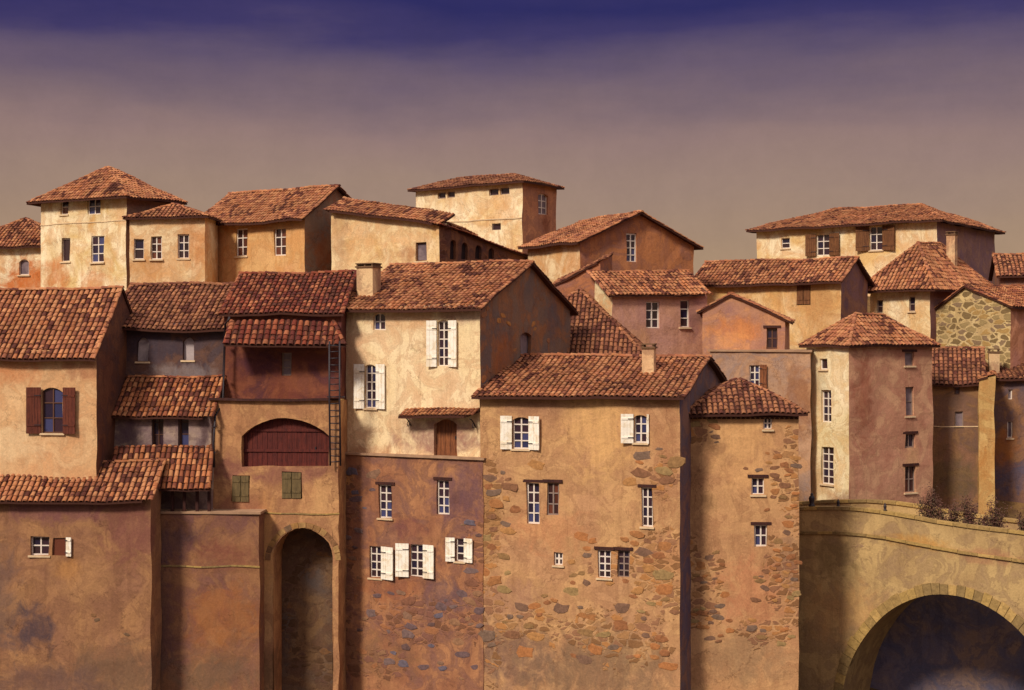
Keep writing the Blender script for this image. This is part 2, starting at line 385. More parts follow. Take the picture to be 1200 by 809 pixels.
# ------------------------------------------------------------------ things: a house
class House:
    def __init__(s, name, blk, label, cat='house', group='houses of the hillside town', mat=None):
        s.main = blk; zb = blk.z0
        s.e = empty(name, (blk.N.x, blk.N.y, zb), label, cat, group); s.mat = mat; s.stonebox = []
    def roof(s, blk, kind, tiles='tiles', apex=None, pos=.5, oh=.45, ov=.3, rl=None, rr=None, yA=None, yB=None, ridge_px=None, eaveL=None, sp=.30, name='roof', inset=None):
        """tops of the walls + roof mesh"""
        b = blk; A, N, B = b.A, b.N, b.B; D = A + b.b*b.wb; z = b.ze; up = Vector((0,0,1)); mb = MB(); H = lambda p, h: Vector((p.x, p.y, h))
        g = (H(N, 0)+H(B, 0))/2
        if kind == 'A':     # ridge parallel to wall A
            m0, m1 = A + b.b*b.wb*pos, N + b.b*b.wb*pos; zr = zat(apex, m1.y)
            sl = (zr-z)/(b.wb*pos); zb = z
            b.tops = {'A': [(0,z),(b.wa,z)], 'B': [(0,z),(b.wb*pos,zr),(b.wb,zb)], 'L': [(0,zb),(b.wb*(1-pos),zr),(b.wb,z)], 'K': [(0,zb),(b.wa,zb)]}
            sl2 = (zr-zb)/(b.wb*(1-pos)); a = b.a
            e0 = H(A + a*ov - b.b*oh, z - sl*oh); e1 = H(N - a*ov - b.b*oh, z - sl*oh); r1 = H(m1 - a*ov, zr); r0 = H(m0 + a*ov, zr)
            tile_plane(mb, e0, e1, r1, r0, sp); k0 = H(D + a*ov + b.b*oh, zb - sl2*oh); k1 = H(B - a*ov + b.b*oh, zb - sl2*oh)
            tile_plane(mb, k1, k0, r0, r1, sp); ridge_tiles(mb, r0, r1); ridge_tiles(mb, e1 + a*.08, r1 + a*.08, .12); ridge_tiles(mb, k1 + a*.08, r1 + a*.08, .12); ridge_tiles(mb, e0 - a*.08, r0 - a*.08, .12)
        elif kind == 'B':   # ridge parallel to wall B, gable in wall A
            m0 = A - b.a*b.wa*pos; m1 = m0 + b.b*b.wb; zr = zat(apex, m0.y); zL = zat(yA, A.y) if yA else z
            b.tops = {'A': [(0,zL),(b.wa*pos,zr),(b.wa,z)], 'B': [(0,z),(b.wb,z)], 'L': [(0,zL),(b.wb,zL)], 'K': [(0,z),(b.wa*(1-pos),zr),(b.wa,zL)]}
            sR = (zr-z)/(b.wa*(1-pos)); sL = (zr-zL)/(b.wa*pos)
            e0 = H(N - b.a*oh - b.b*ov, z - sR*oh); e1 = H(B - b.a*oh + b.b*ov, z - sR*oh); r0 = H(m0 - b.b*ov, zr); r1 = H(m1 + b.b*ov, zr)
            tile_plane(mb, e0, e1, r1, r0, sp); k0 = H(A + b.a*oh - b.b*ov, zL - sL*oh); k1 = H(D + b.a*oh + b.b*ov, zL - sL*oh)
            tile_plane(mb, k1, k0, r0, r1, sp); ridge_tiles(mb, r0, r1); c = b.b*.08; ridge_tiles(mb, e0+c, r0+c, .12); ridge_tiles(mb, k0+c, r0+c, .12)
        elif kind == 'plane':   # single slope through corner heights at A, N, B
            zA = zat(yA, A.y); zN = z; zB = zat(yB, B.y); zD = zA+zB-zN
            b.tops = {'A': [(0,zA),(b.wa,zN)], 'B': [(0,zN),(b.wb,zB)], 'L': [(0,zD),(b.wb,zA)], 'K': [(0,zB),(b.wa,zD)]}
            gA = (zA-zN)/b.wa; gB = (zB-zN)/b.wb
            X = lambda i, j: H(N + b.a*i + b.b*j, zN + gA*i + gB*j + .02)
            c00, c10, c11, c01 = X(-ov, -oh), X(b.wa+ov, -oh), X(b.wa+ov, b.wb+oh*.5), X(-ov, b.wb+oh*.5)
            if gB >= 0 and abs(gB) >= abs(gA): tile_plane(mb, c10, c00, c01, c11, sp)
            elif gA > abs(gB): tile_plane(mb, c00, c01, c11, c10, sp)
            else: tile_plane(mb, c01, c11, c10, c00, sp)
            c = b.b*.06; ridge_tiles(mb, c10+c, c00+c, .10) if abs(gA) > abs(gB) else ridge_tiles(mb, c11, c01, .13)
            a_ = b.a*.06; ridge_tiles(mb, c00+a_, c01+a_, .11)
            if gB >= 0: ridge_tiles(mb, c10-a_, c11-a_, .11)
        elif kind == 'hip':
            E = [H(N - b.a*oh - b.b*oh, z), H(B - b.a*oh + b.b*oh, z), H(D + b.a*oh + b.b*oh, z), H(A + b.a*oh - b.b*oh, z)]
            mid = (N+D)/2; zr = zat(apex, mid.y); drop = 0
            if inset is None: inset = min(b.wa, b.wb)/2
            if b.wa >= b.wb: r0, r1 = H(mid + b.a*max(.02, b.wa/2-inset), zr), H(mid - b.a*max(.02, b.wa/2-inset), zr); pl = [(E[3],E[0],r1,r0),(E[0],E[1],r1,r1),(E[1],E[2],r0,r1),(E[2],E[3],r0,r0)]; hips = [(E[0],r1),(E[1],r1),(E[2],r0),(E[3],r0)]
            else: r0, r1 = H(mid - b.b*max(.02, b.wb/2-inset), zr), H(mid + b.b*max(.02, b.wb/2-inset), zr); pl = [(E[3],E[0],r0,r0),(E[0],E[1],r1,r0),(E[1],E[2],r1,r1),(E[2],E[3],r0,r1)]; hips = [(E[0],r0),(E[1],r1),(E[2],r1),(E[3],r0)]
            for p in pl: tile_plane(mb, *p, sp)
            for p, q in hips: ridge_tiles(mb, p, q, .13)
            if (r0-r1).length > .3: ridge_tiles(mb, r0, r1)
            b.tops = {k: [(0,z),(w,z)] for k, w in (('A',b.wa),('B',b.wb),('L',b.wb),('K',b.wa))}
        elif kind == 'flat':
            b.tops = {k: [(0,z),(w,z)] for k, w in (('A',b.wa),('B',b.wb),('L',b.wb),('K',b.wa))}
            q = .12; E = [N - b.a*q - b.b*q, B - b.a*q + b.b*q*0, D + b.a*q, A + b.a*q - b.b*q]
            vs = [H(p, z-.02) for p in E] + [H(p, z+.12) for p in E]
            mb.mesh(vs, [(0,1,2,3),(4,7,6,5),(0,4,5,1),(1,5,6,2),(2,6,7,3),(3,7,4,0)], 0)
            return mb.build('ledge', M[tiles], s.e, wob=WOB)
        s.last_roof = mb.build(name, [M[tiles], M['deck']], s.e)
        return s.last_roof
    def walls(s, blk, mat=None, name='wall', matB=None):  # matB: second wall colour, mostly with that side's shade mixed in
        b = blk; mb = MB(); mat = mat or s.mat; z0 = b.z0
        A, N, B = b.A, b.N, b.B; D = A + b.b*b.wb
        for key, o, d, n, w in (('A', A, -b.a, -b.b, b.wa), ('B', N, b.b, -b.a, b.wb), ('K', B, b.a, b.b, b.wa), ('L', D, -b.b, b.a, b.wb)):
            top = b.tops[key]; poly = [(0, z0), (w, z0)] + [t for t in reversed(top)]
            wall_face(mb, Vector((o.x, o.y, 0)), d, n, poly, b.holes.get(key, []) if key in 'AB' else [], 1 if (key == 'B' and matB) else 0)
        o = mb.build(name, [mat] + ([matB] if matB else []), s.e, wob=WOB)
        for face in 'AB':
            for h in b.holes[face]: s.opening(b, face, h)
        return o
    def win(s, blk, face, x0, y0, x1, y1, cols=2, rows=3, glass='dark', frame='frame', sh=None, shmat='white', rise=0.0, depth=.22, lintel=None, sill=True, kind='window', bar=.07, label=None):
        s0, za = blk.at(x0, y1, face); s1, zb = blk.at(x1, y0, face); s0b, _ = blk.at(x0, y0, face)
        h = dict(s0=min(s0, s1), s1=max(s0, s1), z0=za, z1=(zat(y0, (blk.frame(face)[0] + blk.frame(face)[1]*((s0+s1)/2)).y)), rise=rise, depth=depth, cols=cols, rows=rows, glass=glass, fr=frame, sh=sh, shmat=shmat, lintel=lintel, sill=sill, kind=kind, bar=bar, label=label)
        h['z0'] = zat(y1, (blk.frame(face)[0] + blk.frame(face)[1]*((s0+s1)/2)).y)
        blk.holes[face].append(h); s.stonebox.append((face, blk, h['s0']-.15, h['s1']+.15, h['z0']-.1, h['z1']+.15))
        if sh:
            k = sh[0]; w = h['s1']-h['s0']
            s.stonebox.append((face, blk, h['s0']-(sh[0] or 0)-.2, h['s1']+(sh[1] or 0)+.2, h['z0']-.1, h['z1']+.1))
    def opening(s, b, face, h):
        o, d, n = b.frame(face); up = Vector((0,0,1)); s0, s1, z0, z1, dp = h['s0'], h['s1'], h['z0'], h['z1'], h['depth']
        c = o + d*((s0+s1)/2) + up*((z0+z1)/2) ; off = wobble(Vector((c.x, c.y, c.z)), WOB)
        P = lambda a, z, q=0.0: Vector((o.x, o.y, 0)) + d*a + up*z + n*q + off
        kind = h['kind']; e = .05
        def bx(mb, a0, a1, za, zb, q0, q1): mb.box(P(a0, za, q0), d*(a1-a0), n*(q1-q0), up*(zb-za))
        if kind in ('passage', 'niche'):
            mb = MB(); bx(mb, s0-e, s1+e, z0-e, z1+e, -dp-.1, -dp+.02)
            mb.build('back_wall' if kind == 'passage' else 'recess', M[h['glass']], s.e); 
            return
        if kind in ('door', 'barn_door', 'closed_shutters'):
            n_ = h['cols']; a = MB(); w = (s1-s0)/n_
            if kind == 'closed_shutters':
                fr = MB(); bx(fr, s0-e, s1+e, z0-e, z1+e, -dp-.05, -dp+.03); wobj = fr.build('window', M['void'], s.e)
                for k in range(2):
                    m = MB(); bx(m, s0+w*k+.02, s0+w*(k+1)-.02, z0+.02, z1-.02, -.02, .05)
                    for zz in (.22, .75): bx(m, s0+w*k+.05, s0+w*(k+1)-.05, z0+(z1-z0)*zz, z0+(z1-z0)*zz+.1, .05, .08)
                    m.build('shutter', M[h['shmat']], wobj)
                return
            nb = max(3, int((s1-s0)/.28)); w = (s1-s0+2*e)/nb
            for k in range(nb):
                q = rnd.uniform(0, .02); bx(a, s0-e+w*k+.008, s0-e+w*(k+1)-.008, z0-e, z1+e, -dp-.06, -dp+q)
            bx(a, s0-e, s1+e, z0-e, z1+e, -dp-.12, -dp-.05)
            if kind == 'barn_door':
                for zz in (.3, .72): bx(a, s0, s1, z0+(z1-z0)*zz, z0+(z1-z0)*zz+.16, -dp+.02, -dp+.08)
            dr = a.build('door', M[h['glass']], s.e)
            hd = MB(); bx(hd, s0+(s1-s0)*.82, s0+(s1-s0)*.82+.07, z0+1.0, z0+1.16, -dp, -dp+.08); hd.build('handle', M['iron'], dr)
            return
        m = MB(); fw = .07; q0, q1 = -dp+.02, -dp+.09
        if h['fr'] != 'none':
            bx(m, s0-e, s0+fw, z0-e, z1+e, q0, q1); bx(m, s1-fw, s1+e, z0-e, z1+e, q0, q1); bx(m, s0+fw, s1-fw, z0-e, z0+fw, q0, q1); bx(m, s0+fw, s1-fw, z1-fw, z1+e, q0, q1)
            br = h['bar']/2
            for k in range(1, h['cols']): x = s0+(s1-s0)*k/h['cols']; bx(m, x-br*1.2, x+br*1.2, z0+fw, z1-fw, q0, q1-.012)
            for k in range(1, h['rows']): z = z0+(z1-z0)*k/h['rows']; bx(m, s0+fw, s1-fw, z-br, z+br, q0, q1-.02)
            wobj = m.build('window', M[h['fr']], s.e)
        else:
            bx(m, s0-e, s1+e, z0-e, z1+e, -dp-.1, -dp+.01); wobj = m.build('window', M[h['glass']], s.e)
        if h['label']: wobj['label'] = h['label']
        if h['fr'] != 'none':
            g = MB(); nc_, nr_ = h['cols'], h['rows']
            for i_ in range(nc_):
                for j_ in range(nr_):
                    tz = rnd.uniform(-.012, .012); bx(g, s0+(s1-s0)*i_/nc_, s0+(s1-s0)*(i_+1)/nc_-.002, z0+(z1-z0)*j_/nr_, z0+(z1-z0)*(j_+1)/nr_-.002, -dp-.06+tz, -dp+.02+tz)
            g.build('pane', M[h['glass']], wobj)
        if h['sill'] and (h['fr'] == 'none' or rnd.random() < .6):
            g = MB(); bx(g, s0-.10, s1+.10, z0-.11, z0-.005, -.05, .10); g.build('sill', M['render_pale'] if h['sill'] is True else M[h['sill']], wobj)
        if h['lintel']:
            g = MB(); bx(g, s0-.22, s1+.22, z1+.01, z1+.17, -.04, .06); g.build('lintel', M[h['lintel']], wobj)
        if h['sh']:
            for side, w in ((0, h['sh'][0]), (1, h['sh'][1])):
                if not w: continue
                g = MB(); ang = R(rnd.uniform(5, 14)); sg = -1 if side == 0 else 1; hx = s0-.02 if side == 0 else s1+.02
                dd = d*sg*math.cos(ang) + n*math.sin(ang); nn = n*math.cos(ang) - d*sg*math.sin(ang); ba = P(hx, z0-.03, .05); hh = z1-z0+.06; w = w/math.cos(ang)
                K = max(2, int(w/.17)); pw = w/K
                for k in range(K): g.box(ba + dd*(pw*k+.006), dd*(pw-.012), nn*(.045+rnd.uniform(0,.008)), up*hh)
                g.box(ba, dd*w, nn*.025, up*hh)
                for zz in (.16, .80): g.box(ba + dd*.03 + up*hh*zz + nn*.045, dd*(w-.06), nn*.035, up*.11)
                so = g.build('shutter', M[h['shmat']], wobj)
                for zz in (.18, .82):
                    hg = MB(); hg.box(ba - dd*.05 + up*hh*zz + nn*.085, dd*(w*.5), nn*.012, up*.045); hg.build('hinge', M['iron'], wobj)
    def stones(s, b, face, polys, n=40, size=(.28, .6), mat='stone', name='exposed_stone', seed=0, tries=60):
        """irregular field stones standing a few cm proud of the render, packed inside pixel boxes on one wall"""
        r = random.Random(seed + 11); o, d, nn = b.frame(face); up = Vector((0,0,1)); mb = MB(); placed = []
        for (x0, y0, x1, y1, cnt) in polys:
            for _ in range(cnt*tries//10):
                if cnt <= 0: break
                px = r.uniform(x0, x1); py = r.uniform(y0, y1)
                # soft, ragged region edge
                ex = min(px-x0, x1-px)/(x1-x0+.01); ey = min(py-y0, y1-py)/(y1-y0+.01)
                if min(ex, ey)*4 + mnoise.noise(Vector((px*.03, py*.04, seed)))*.9 < r.uniform(0, .5): continue
                t, z = b.at(px, py, face); w = r.uniform(*size)*.5; hgt = w*r.uniform(.38, .62)
                if t < w*.6 or t > (b.wa if face == 'A' else b.wb) - w*.6: 
                    if t < .05 or t > (b.wa if face == 'A' else b.wb) - .05: continue
                if any(fa == face and bb is b and a0 - w < t < a1 + w and c0 - hgt < z < c1 + hgt for fa, bb, a0, a1, c0, c1 in s.stonebox): continue
                if any(((t-q[0])/(w+q[2]))**2 + ((z-q[1])/(hgt+q[3]))**2 < .80 for q in placed): continue
                placed.append((t, z, w, hgt)); cnt -= 1
                c = Vector((o.x, o.y, 0)) + d*t + up*z; c += wobble(c, WOB); K = 9; ang = r.uniform(-.25, .25)
                rad = [r.uniform(.68, 1.15) for _ in range(K)]; rings = []; pr = r.uniform(.012, .035)
                for sc, q in ((1.0, -.02), (.93, pr*.75), (.6, pr), ):
                    ring = []
                    for k in range(K):
                        th = 2*math.pi*k/K; ca, sa = math.cos(th), math.sin(th)
                        e_ = 1/(abs(ca)**3.0 + abs(sa)**3.0)**(1/3.0)
                        X = ca*w*rad[k]*sc*e_; Z = sa*hgt*rad[k]*sc*e_
                        ring.append(c + d*(X*math.cos(ang)-Z*math.sin(ang)) + up*(X*math.sin(ang)+Z*math.cos(ang)) + nn*q)
                    rings.append(ring)
                vs = [p for g in rings for p in g]; fs = []
                for i in range(2):
                    for k in range(K): fs.append((i*K+k, i*K+(k+1)%K, (i+1)*K+(k+1)%K, (i+1)*K+k))
                fs.append(tuple(2*K+k for k in range(K))); mb.mesh(vs, fs, 0, False)
        if mb.f: return mb.build('exposed_masonry', M[mat], s.e)
    def quoins(s, b, corner, y0, y1, mat='quoin', seed=3):
        """corner blocks at N, alternating long/short on both walls"""
        r = random.Random(seed); mb = MB(); z1 = zat(y0, b.y0); z = zat(y1, b.y0)
        if corner == 'A': c, u, v = b.A, -b.a, b.b
        else: c, u, v = b.N, b.a, b.b
        i = 0
        while z < z1:
            h = r.uniform(.28, .42)
            if r.random() < .8:
                L1, L2 = (r.uniform(.5, .8), r.uniform(.25, .35)) if i % 2 else (r.uniform(.25, .4), r.uniform(.5, .7)); p = r.uniform(.02, .05)
                mb.box(Vector((c.x, c.y, z)) - u*p - v*p, u*(L1+p), v*(L2+p), Vector((0,0,h-.04)))
            z += h; i += 1
        mb.build('quoin', M[mat], s.e, wob=WOB)
    def band(s, b, face, y, h=.12, q=.06, mat='render_pale', name='string_course', x0=None, x1=None):
        o, d, n = b.frame(face); w = b.wa if face == 'A' else b.wb; mb = MB(); z = zat(y, b.y0 if face == 'B' else b.y0)
        s0 = b.at(x0, y, face)[0] if x0 else -.03; s1 = b.at(x1, y, face)[0] if x1 else w + .03; K = max(2, int((s1-s0)/.8))
        for k in range(K): mb.box(Vector((o.x, o.y, z)) + d*(s0+(s1-s0)*k/K) - n*.05, d*((s1-s0)/K-.004), n*(q+.05), Vector((0,0,h)))
        mb.build(name, M[mat], s.e, wob=WOB)
    def cornice(s, b, face, h=.22, q=.16, mat='render_pale'):
        o, d, n = b.frame(face); w = b.wa if face == 'A' else b.wb; mb = MB(); z = b.ze
        # two courses of half round tile ends under the eave
        for row, (zz, qq) in enumerate(((z-.30, .10), (z-.16, .20))):
            K = int(w/.26)
            for k in range(K):
                c = Vector((o.x, o.y, zz)) + d*(w*(k+.5)/K) - n*.05; vs = []
                for q_ in (0, qq+.05):
                    for j in range(5): t = math.pi*j/4; vs.append(c + d*math.cos(t)*.115 + Vector((0,0,1))*math.sin(t)*.10 + n*q_)
                mb.mesh(vs, [(j, j+1, j+6, j+5) for j in range(4)] + [(5,6,7,8,9)], 0)
            mb.box(Vector((o.x, o.y, zz+.095)) - n*.05, d*w, n*(qq+.05), Vector((0,0,.035)))
        mb.build('cornice', M[mat], s.e)
    def chimney(s, px0, px1, ytop, ybase, depth, roof=None, pots=2, mat='plaster', th=25):
        roof = roof or s.last_roof; y = depth; w = (px1-px0)/F*y; c = Vector((kx((px0+px1)/2)*y, y, 0)); zt = zat(ytop, y); zb = zat(ybase, y) - 1.2
        t = R(th); u = Vector((math.cos(t), -math.sin(t), 0)); v = Vector((math.sin(t), math.cos(t), 0)); wu = w/(math.cos(t)+.7*math.sin(t)); wv = wu*.7
        o = c - u*wu/2 - v*wv/2; mb = MB(); up = Vector((0,0,1))
        mb.box(Vector((o.x, o.y, zb)), u*wu, v*wv, up*(zt-.14-zb)); ch = mb.build('chimney', M[mat], roof, wob=.04)
        m = MB(); m.box(Vector((o.x, o.y, zt-.16)) - u*.07 - v*.07, u*(wu+.14), v*(wv+.14), up*.10)
        for k in range(pots+1): m.box(Vector((o.x, o.y, zt-.06)) + u*((wu-.1)*k/max(1,pots)), u*.10, v*wv, up*.12)
        m.box(Vector((o.x, o.y, zt+.06)) - u*.05 - v*.05, u*(wu+.1), v*(wv+.1), up*.07)
        co = m.build('chimney_cap', M['cap'], s.e, wob=.04)
        co.parent = roof; co.name = 'chimney_cap'
        return ch

# house base must be below the ground sheet
def gz(y):
    pts = [(-60,19), (-5,20.2), (4,19.0), (30,3), (44,-1.5), (78,-1.5), (92,-.8), (95,3), (98,8.4), (101,10.4), (106,15.5), (112,20.5), (118,23.5), (127,26.5), (150,27.5), (190,25), (400,4), (2500,-10)]
    for (a, za), (b_, zb) in zip(pts, pts[1:]):
        if y <= b_:
            t = max(0, (y-a)/(b_-a)); return za + (zb-za)*t
    return pts[-1][1]
def blk(N, th, eave, **kw):
    b = Block(N, th, eave=eave, **kw); b.z0 = gz(N[1]) - 1.2; return b
_gz = gz
def gz(y, x=0.0):
    pr = [(-60,19), (-5,20.2), (4,19.0), (30,3), (44,-1.5), (80,-1.5), (96,-.6), (99,9.3), (105,10.5), (110,15), (118,20.5), (127,26), (150,27), (190,25), (400,4), (2500,-10)]
    L = _gz(y); r = pr[-1][1]
    for (a, za), (b_, zb) in zip(pr, pr[1:]):
        if y <= b_: r = za + (zb-za)*max(0, (y-a)/(b_-a)); break
    t = min(1, max(0, (x-11)/7)); t = t*t*(3-2*t)
    return L*(1-t) + r*t
def blk(N, th, eave, **kw):
    b = Block(N, th, eave=eave, **kw); b.z0 = min(gz(p.y, p.x) for p in (b.N, b.A, b.B)) - 1.2; return b
CREAM = srgb(236,210,166); CREAM2 = srgb(246,228,190); OCH = srgb(206,150,92); ORG_ = srgb(196,120,66); PEACH = srgb(212,160,110)
BRN = srgb(158,104,72); PINKB = srgb(178,124,98); MAUVE = srgb(140,100,92); GREYB = srgb(118,96,88); SLATE = srgb(92,80,84); PURP = srgb(104,66,66); DKRED = srgb(104,56,44)
RUST = srgb(176,96,50)

# ---- V: corner tower house, upper left
b = blk((148,114), 30, 232, la=48, rb=203)
v_m = wall_mat('pale yellow render', CREAM2, srgb(214,180,118), OCH, [(b.P(66,322,'A'), 1.6, 1.6, ORG_, .8), (b.P(110,328,'A'), 1.8, 1.0, ORG_, .6), (b.P(140,240,'A'), 1.2, 1.5, PEACH, .6)], dirt_amt=.25)
v_b = wall_mat('grey brown shaded render', srgb(146,112,92), srgb(124,102,96), srgb(130,96,86))  # right wall away from the sun, its shade put into the colour
h = House('tower_house', b, 'tall square pale yellow house with pyramid roof, at the top left of the town', mat=v_m)
h.roof(b, 'hip', 'tiles', apex=196, oh=.75, inset=4.3)
h.win(b,'A',71,234,80,252,1,2,'brownglass',rise=.2, frame='frame'); h.win(b,'A',103,232,118,251,2,2,'blue'); h.win(b,'A',72,279,82,306,1,1,'dark'); h.win(b,'A',107,277,122,308,2,3,'blue')
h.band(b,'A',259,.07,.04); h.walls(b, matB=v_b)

# ---- W: far left small house
b = blk((64,120), 8, 289, la=-50, wb=7)
h = House('small_house', b, 'small cream and orange house at the upper left edge, beside the tall tower house', mat=wall_mat('cream orange render', CREAM2, PEACH, OCH, [(b.P(30,332,'A'), 3.0, 2.0, srgb(196,110,56), .95)]))
h.roof(b, 'hip', 'tiles', apex=256, oh=.5, inset=5.0); h.win(b,'A',22,304,34,322,1,1,'blocked',frame='frame',rise=.25); h.walls(b)

# ---- U: three-window house
b = blk((240,113.2), 5, 255, la=152, wb=3.6)
h = House('terraced_house', b, 'low cream house with three narrow windows, right of the tower house', mat=wall_mat('warm cream render', CREAM, PEACH, OCH, [(b.P(226,280,'A'), 1.6, 2.2, ORG_, .45), (b.P(160,312,'A'), 1.3, 1.0, OCH, .7)], dirt_amt=.3))
h.roof(b, 'hip', 'tiles', apex=241, oh=.4, inset=2.6)
h.win(b,'A',157,280,169,304,1,2,'dark',frame='frame'); h.win(b,'A',177,277,190,304,2,3,'brownglass'); h.win(b,'A',208,275,221,303,2,3,'dark'); h.walls(b)

# ---- T: long house with gable end, upper left centre
b = blk((357,112), 35, 250, la=235, rb=428)
h = House('long_house', b, 'long peach house with two windows and grey brown gable end, upper left skyline', mat=wall_mat('peach render', srgb(216,172,116), PEACH, OCH, [(b.P(250,300,'A'), 1.6, 3, ORG_, .5), (b.P(300,262,'A'), 3.4, .8, ORG_, .55)]))
h.roof(b, 'A', 'tiles', apex=218, oh=.7, ov=.35)
h.win(b,'A',277,268,290,300,2,3,'brownglass'); h.win(b,'A',321,268,335,300,2,3,'brownglass')
h.walls(b, matB=wall_mat('grey brown shaded gable', srgb(158,124,96), srgb(130,110,98), srgb(156,104,74), [(b.P(378,300,'B'), 1.2, 2, RUST, .5)]))  # gable end coloured darker, shade included in the tone

# ---- S: low cream house and its dark wing
b = blk((515,106), 35, 263, la=388, rb=622)
h = House('sloping_roof_house', b, 'cream house with roof sloping down right and four niches in its dark side', mat=wall_mat('smooth cream render', CREAM, srgb(216,176,116), PEACH, [(b.P(478,298,'A'), 1.2, .9, BRN, .6), (b.P(400,270,'A'), 1.1, 3, srgb(176,140,104), .6)], dirt_amt=.3))
h.roof(b, 'plane', 'tiles_red', yA=246, yB=303, oh=.3, ov=.3)
zA_, zN_ = zat(246, b.A.y), b.ze; q_ = lambda p, t, z: Vector((p.x, p.y, z)) + b.b*t
m = MB(); ea, en, ra_, rn_ = q_(b.A + b.a*.25, -.45, zA_-.02), q_(b.N - b.a*.25, -.45, zN_-.02), q_(b.A + b.a*.25, 1.7, zA_+1.0), q_(b.N - b.a*.25, 1.7, zN_-.08)
tile_plane(m, ea, en, rn_, ra_); tile_plane(m, q_(b.N - b.a*.25, 4.2, zN_-.60), q_(b.A + b.a*.25, 4.2, zA_-.60), ra_, rn_); ridge_tiles(m, ra_, rn_)
m.build('front_roof', [M['tiles'], M['deck']], h.e)
h.win(b,'A',487,284,500,306,1,1,'blocked',frame='brownframe')
for x in (527,541,557,572): h.win(b,'B',x,281-(x-527)*-.22,x+7,304,1,1,'void',frame='none',rise=.35,sill=False)
h.walls(b, matB=wall_mat('dark brown shaded wall', srgb(108,74,60), srgb(84,60,60), srgb(134,92,64), rubble=.45, rubcol=srgb(110,72,54)))  # side wall colour carries its shade

# ---- R: white block behind
b = blk((612,128), 35, 214, la=487, rb=652)
h = House('block_house', b, 'cream block with low roof and slit windows, highest in the middle of the skyline', mat=wall_mat('pale cream render', CREAM2, srgb(226,188,130), PEACH, [(b.P(580,292,'A'), 3, .5, OCH, .3), (b.P(590,240,'A'), 1.6, 2.0, PEACH, .5)], dirt_amt=.2))
h.roof(b, 'hip', 'tiles_brown', apex=207, oh=.5)
for q in ((513,226,522,233),(524,225,533,232),(573,221,584,229),(586,220,597,228),(576,262,587,270)): h.win(b,'A',*q,1,1,'dark',frame='greyframe',sill=False)
h.win(b,'B',631,227,642,251,2,3,'blocked',frame='frame',rise=.2)
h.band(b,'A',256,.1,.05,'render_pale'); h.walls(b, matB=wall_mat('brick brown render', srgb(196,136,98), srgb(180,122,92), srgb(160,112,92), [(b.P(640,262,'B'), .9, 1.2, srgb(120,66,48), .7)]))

# ---- Q: big gable house
b = blk((680,108), 60, 281, la=618, rb=813)
h = House('gable_house', b, 'broad brown gable house with one tall window, right of the cream block', mat=wall_mat('sunlit peach side wall', CREAM, PEACH, OCH))
h.roof(b, 'A', 'tiles', apex=250, oh=.55, ov=.45)
h.win(b,'B',734,274,746,307,2,4,'blue')
h.walls(b, matB=wall_mat('brown ochre shaded gable', srgb(172,112,76), srgb(186,126,86), MAUVE, [(b.P(700,330,'B'), 2.4, 1.4, srgb(140,96,80), .6), (b.P(770,300,'B'), 3.0, 2.2, srgb(192,126,78), .5)], dirt_amt=.35))  # gable painted as the shaded counterpart of the sunlit side wall
b2 = blk((704,105.5), 20, 306, la=640, wb=2.6)
h.roof(b2, 'plane', 'tiles_brown', yA=338, yB=298, oh=.12, ov=.1, name='lean_to_roof')
h.walls(b2, wall_mat('brown lean to wall', BRN, srgb(176,116,84), MAUVE), name='lean_to_wall')

# ---- P: mauve house, lean-to roof
b = blk((717,103), 65, 343, la=697, rb=828)
h = House('lean_to_house', b, 'mauve pink house with two white windows and lean-to roof, below the brown gable', mat=wall_mat('pale green cream side', CREAM, srgb(200,190,150), PEACH))
h.roof(b, 'plane', 'tiles', yA=322, yB=341, oh=.45, ov=.35)
h.win(b,'B',757,354,773,385,2,3,'dark'); h.win(b,'B',797,352,808,384,1,3,'dark')
h.walls(b, matB=wall_mat('mauve pink shaded render', srgb(202,152,126), srgb(178,134,126), srgb(190,142,114), [(b.P(812,370,'B'), .9, 2.2, srgb(140,96,100), .5), (b.P(735,400,'B'), 2, 1, PEACH, .5)]))  # mauve tone holds the shade of the face turned from the sun

# ---- Y: dark hipped roof behind the central house
b = blk((762,98.5), 9, 425, la=575, wb=11)
h = House('hidden_house', b, 'house mostly hidden, its dark brown hipped roof showing right of the central grey gable', mat=wall_mat('brown plaster', BRN, GREYB, MAUVE))
h.roof(b, 'hip', 'tiles_brown', apex=338, oh=.3, inset=6.2); h.walls(b)

# ---- M: long upper right house
b = blk((1098,125), 35, 260, la=887, rb=1166)
h = House('skyline_house', b, 'long cream house with two brown shuttered windows, on the skyline at upper right', mat=wall_mat('honey cream render', CREAM2, srgb(220,180,116), OCH, [(b.P(960,312,'A'), 3.4, .9, OCH, .5)], dirt_amt=.3))
h.roof(b, 'hip', 'tiles', apex=243, oh=.7, inset=4)
h.win(b,'A',916,279,926,291,1,2,'dark',frame='frame'); h.win(b,'A',957,275,972,300,2,3,'dark',sh=(.95,.95),shmat='brown_shutter'); h.win(b,'A',1019,266,1034,294,2,3,'dark',sh=(1.1,1.1),shmat='brown_shutter')
h.walls(b, matB=wall_mat('purple grey shaded side', srgb(150,116,114), srgb(128,100,112), srgb(166,128,106)))  # purple grey is shade painted into the end wall

# ---- X: roof at right edge
b = blk((1255,119), 12, 319, la=1172, wb=6)
h = House('edge_house', b, 'house with a tiled roof cut off by the right edge, highest one there', mat=wall_mat('grey mauve render', MAUVE, GREYB, BRN))
h.roof(b, 'A', 'tiles', apex=297); h.walls(b)

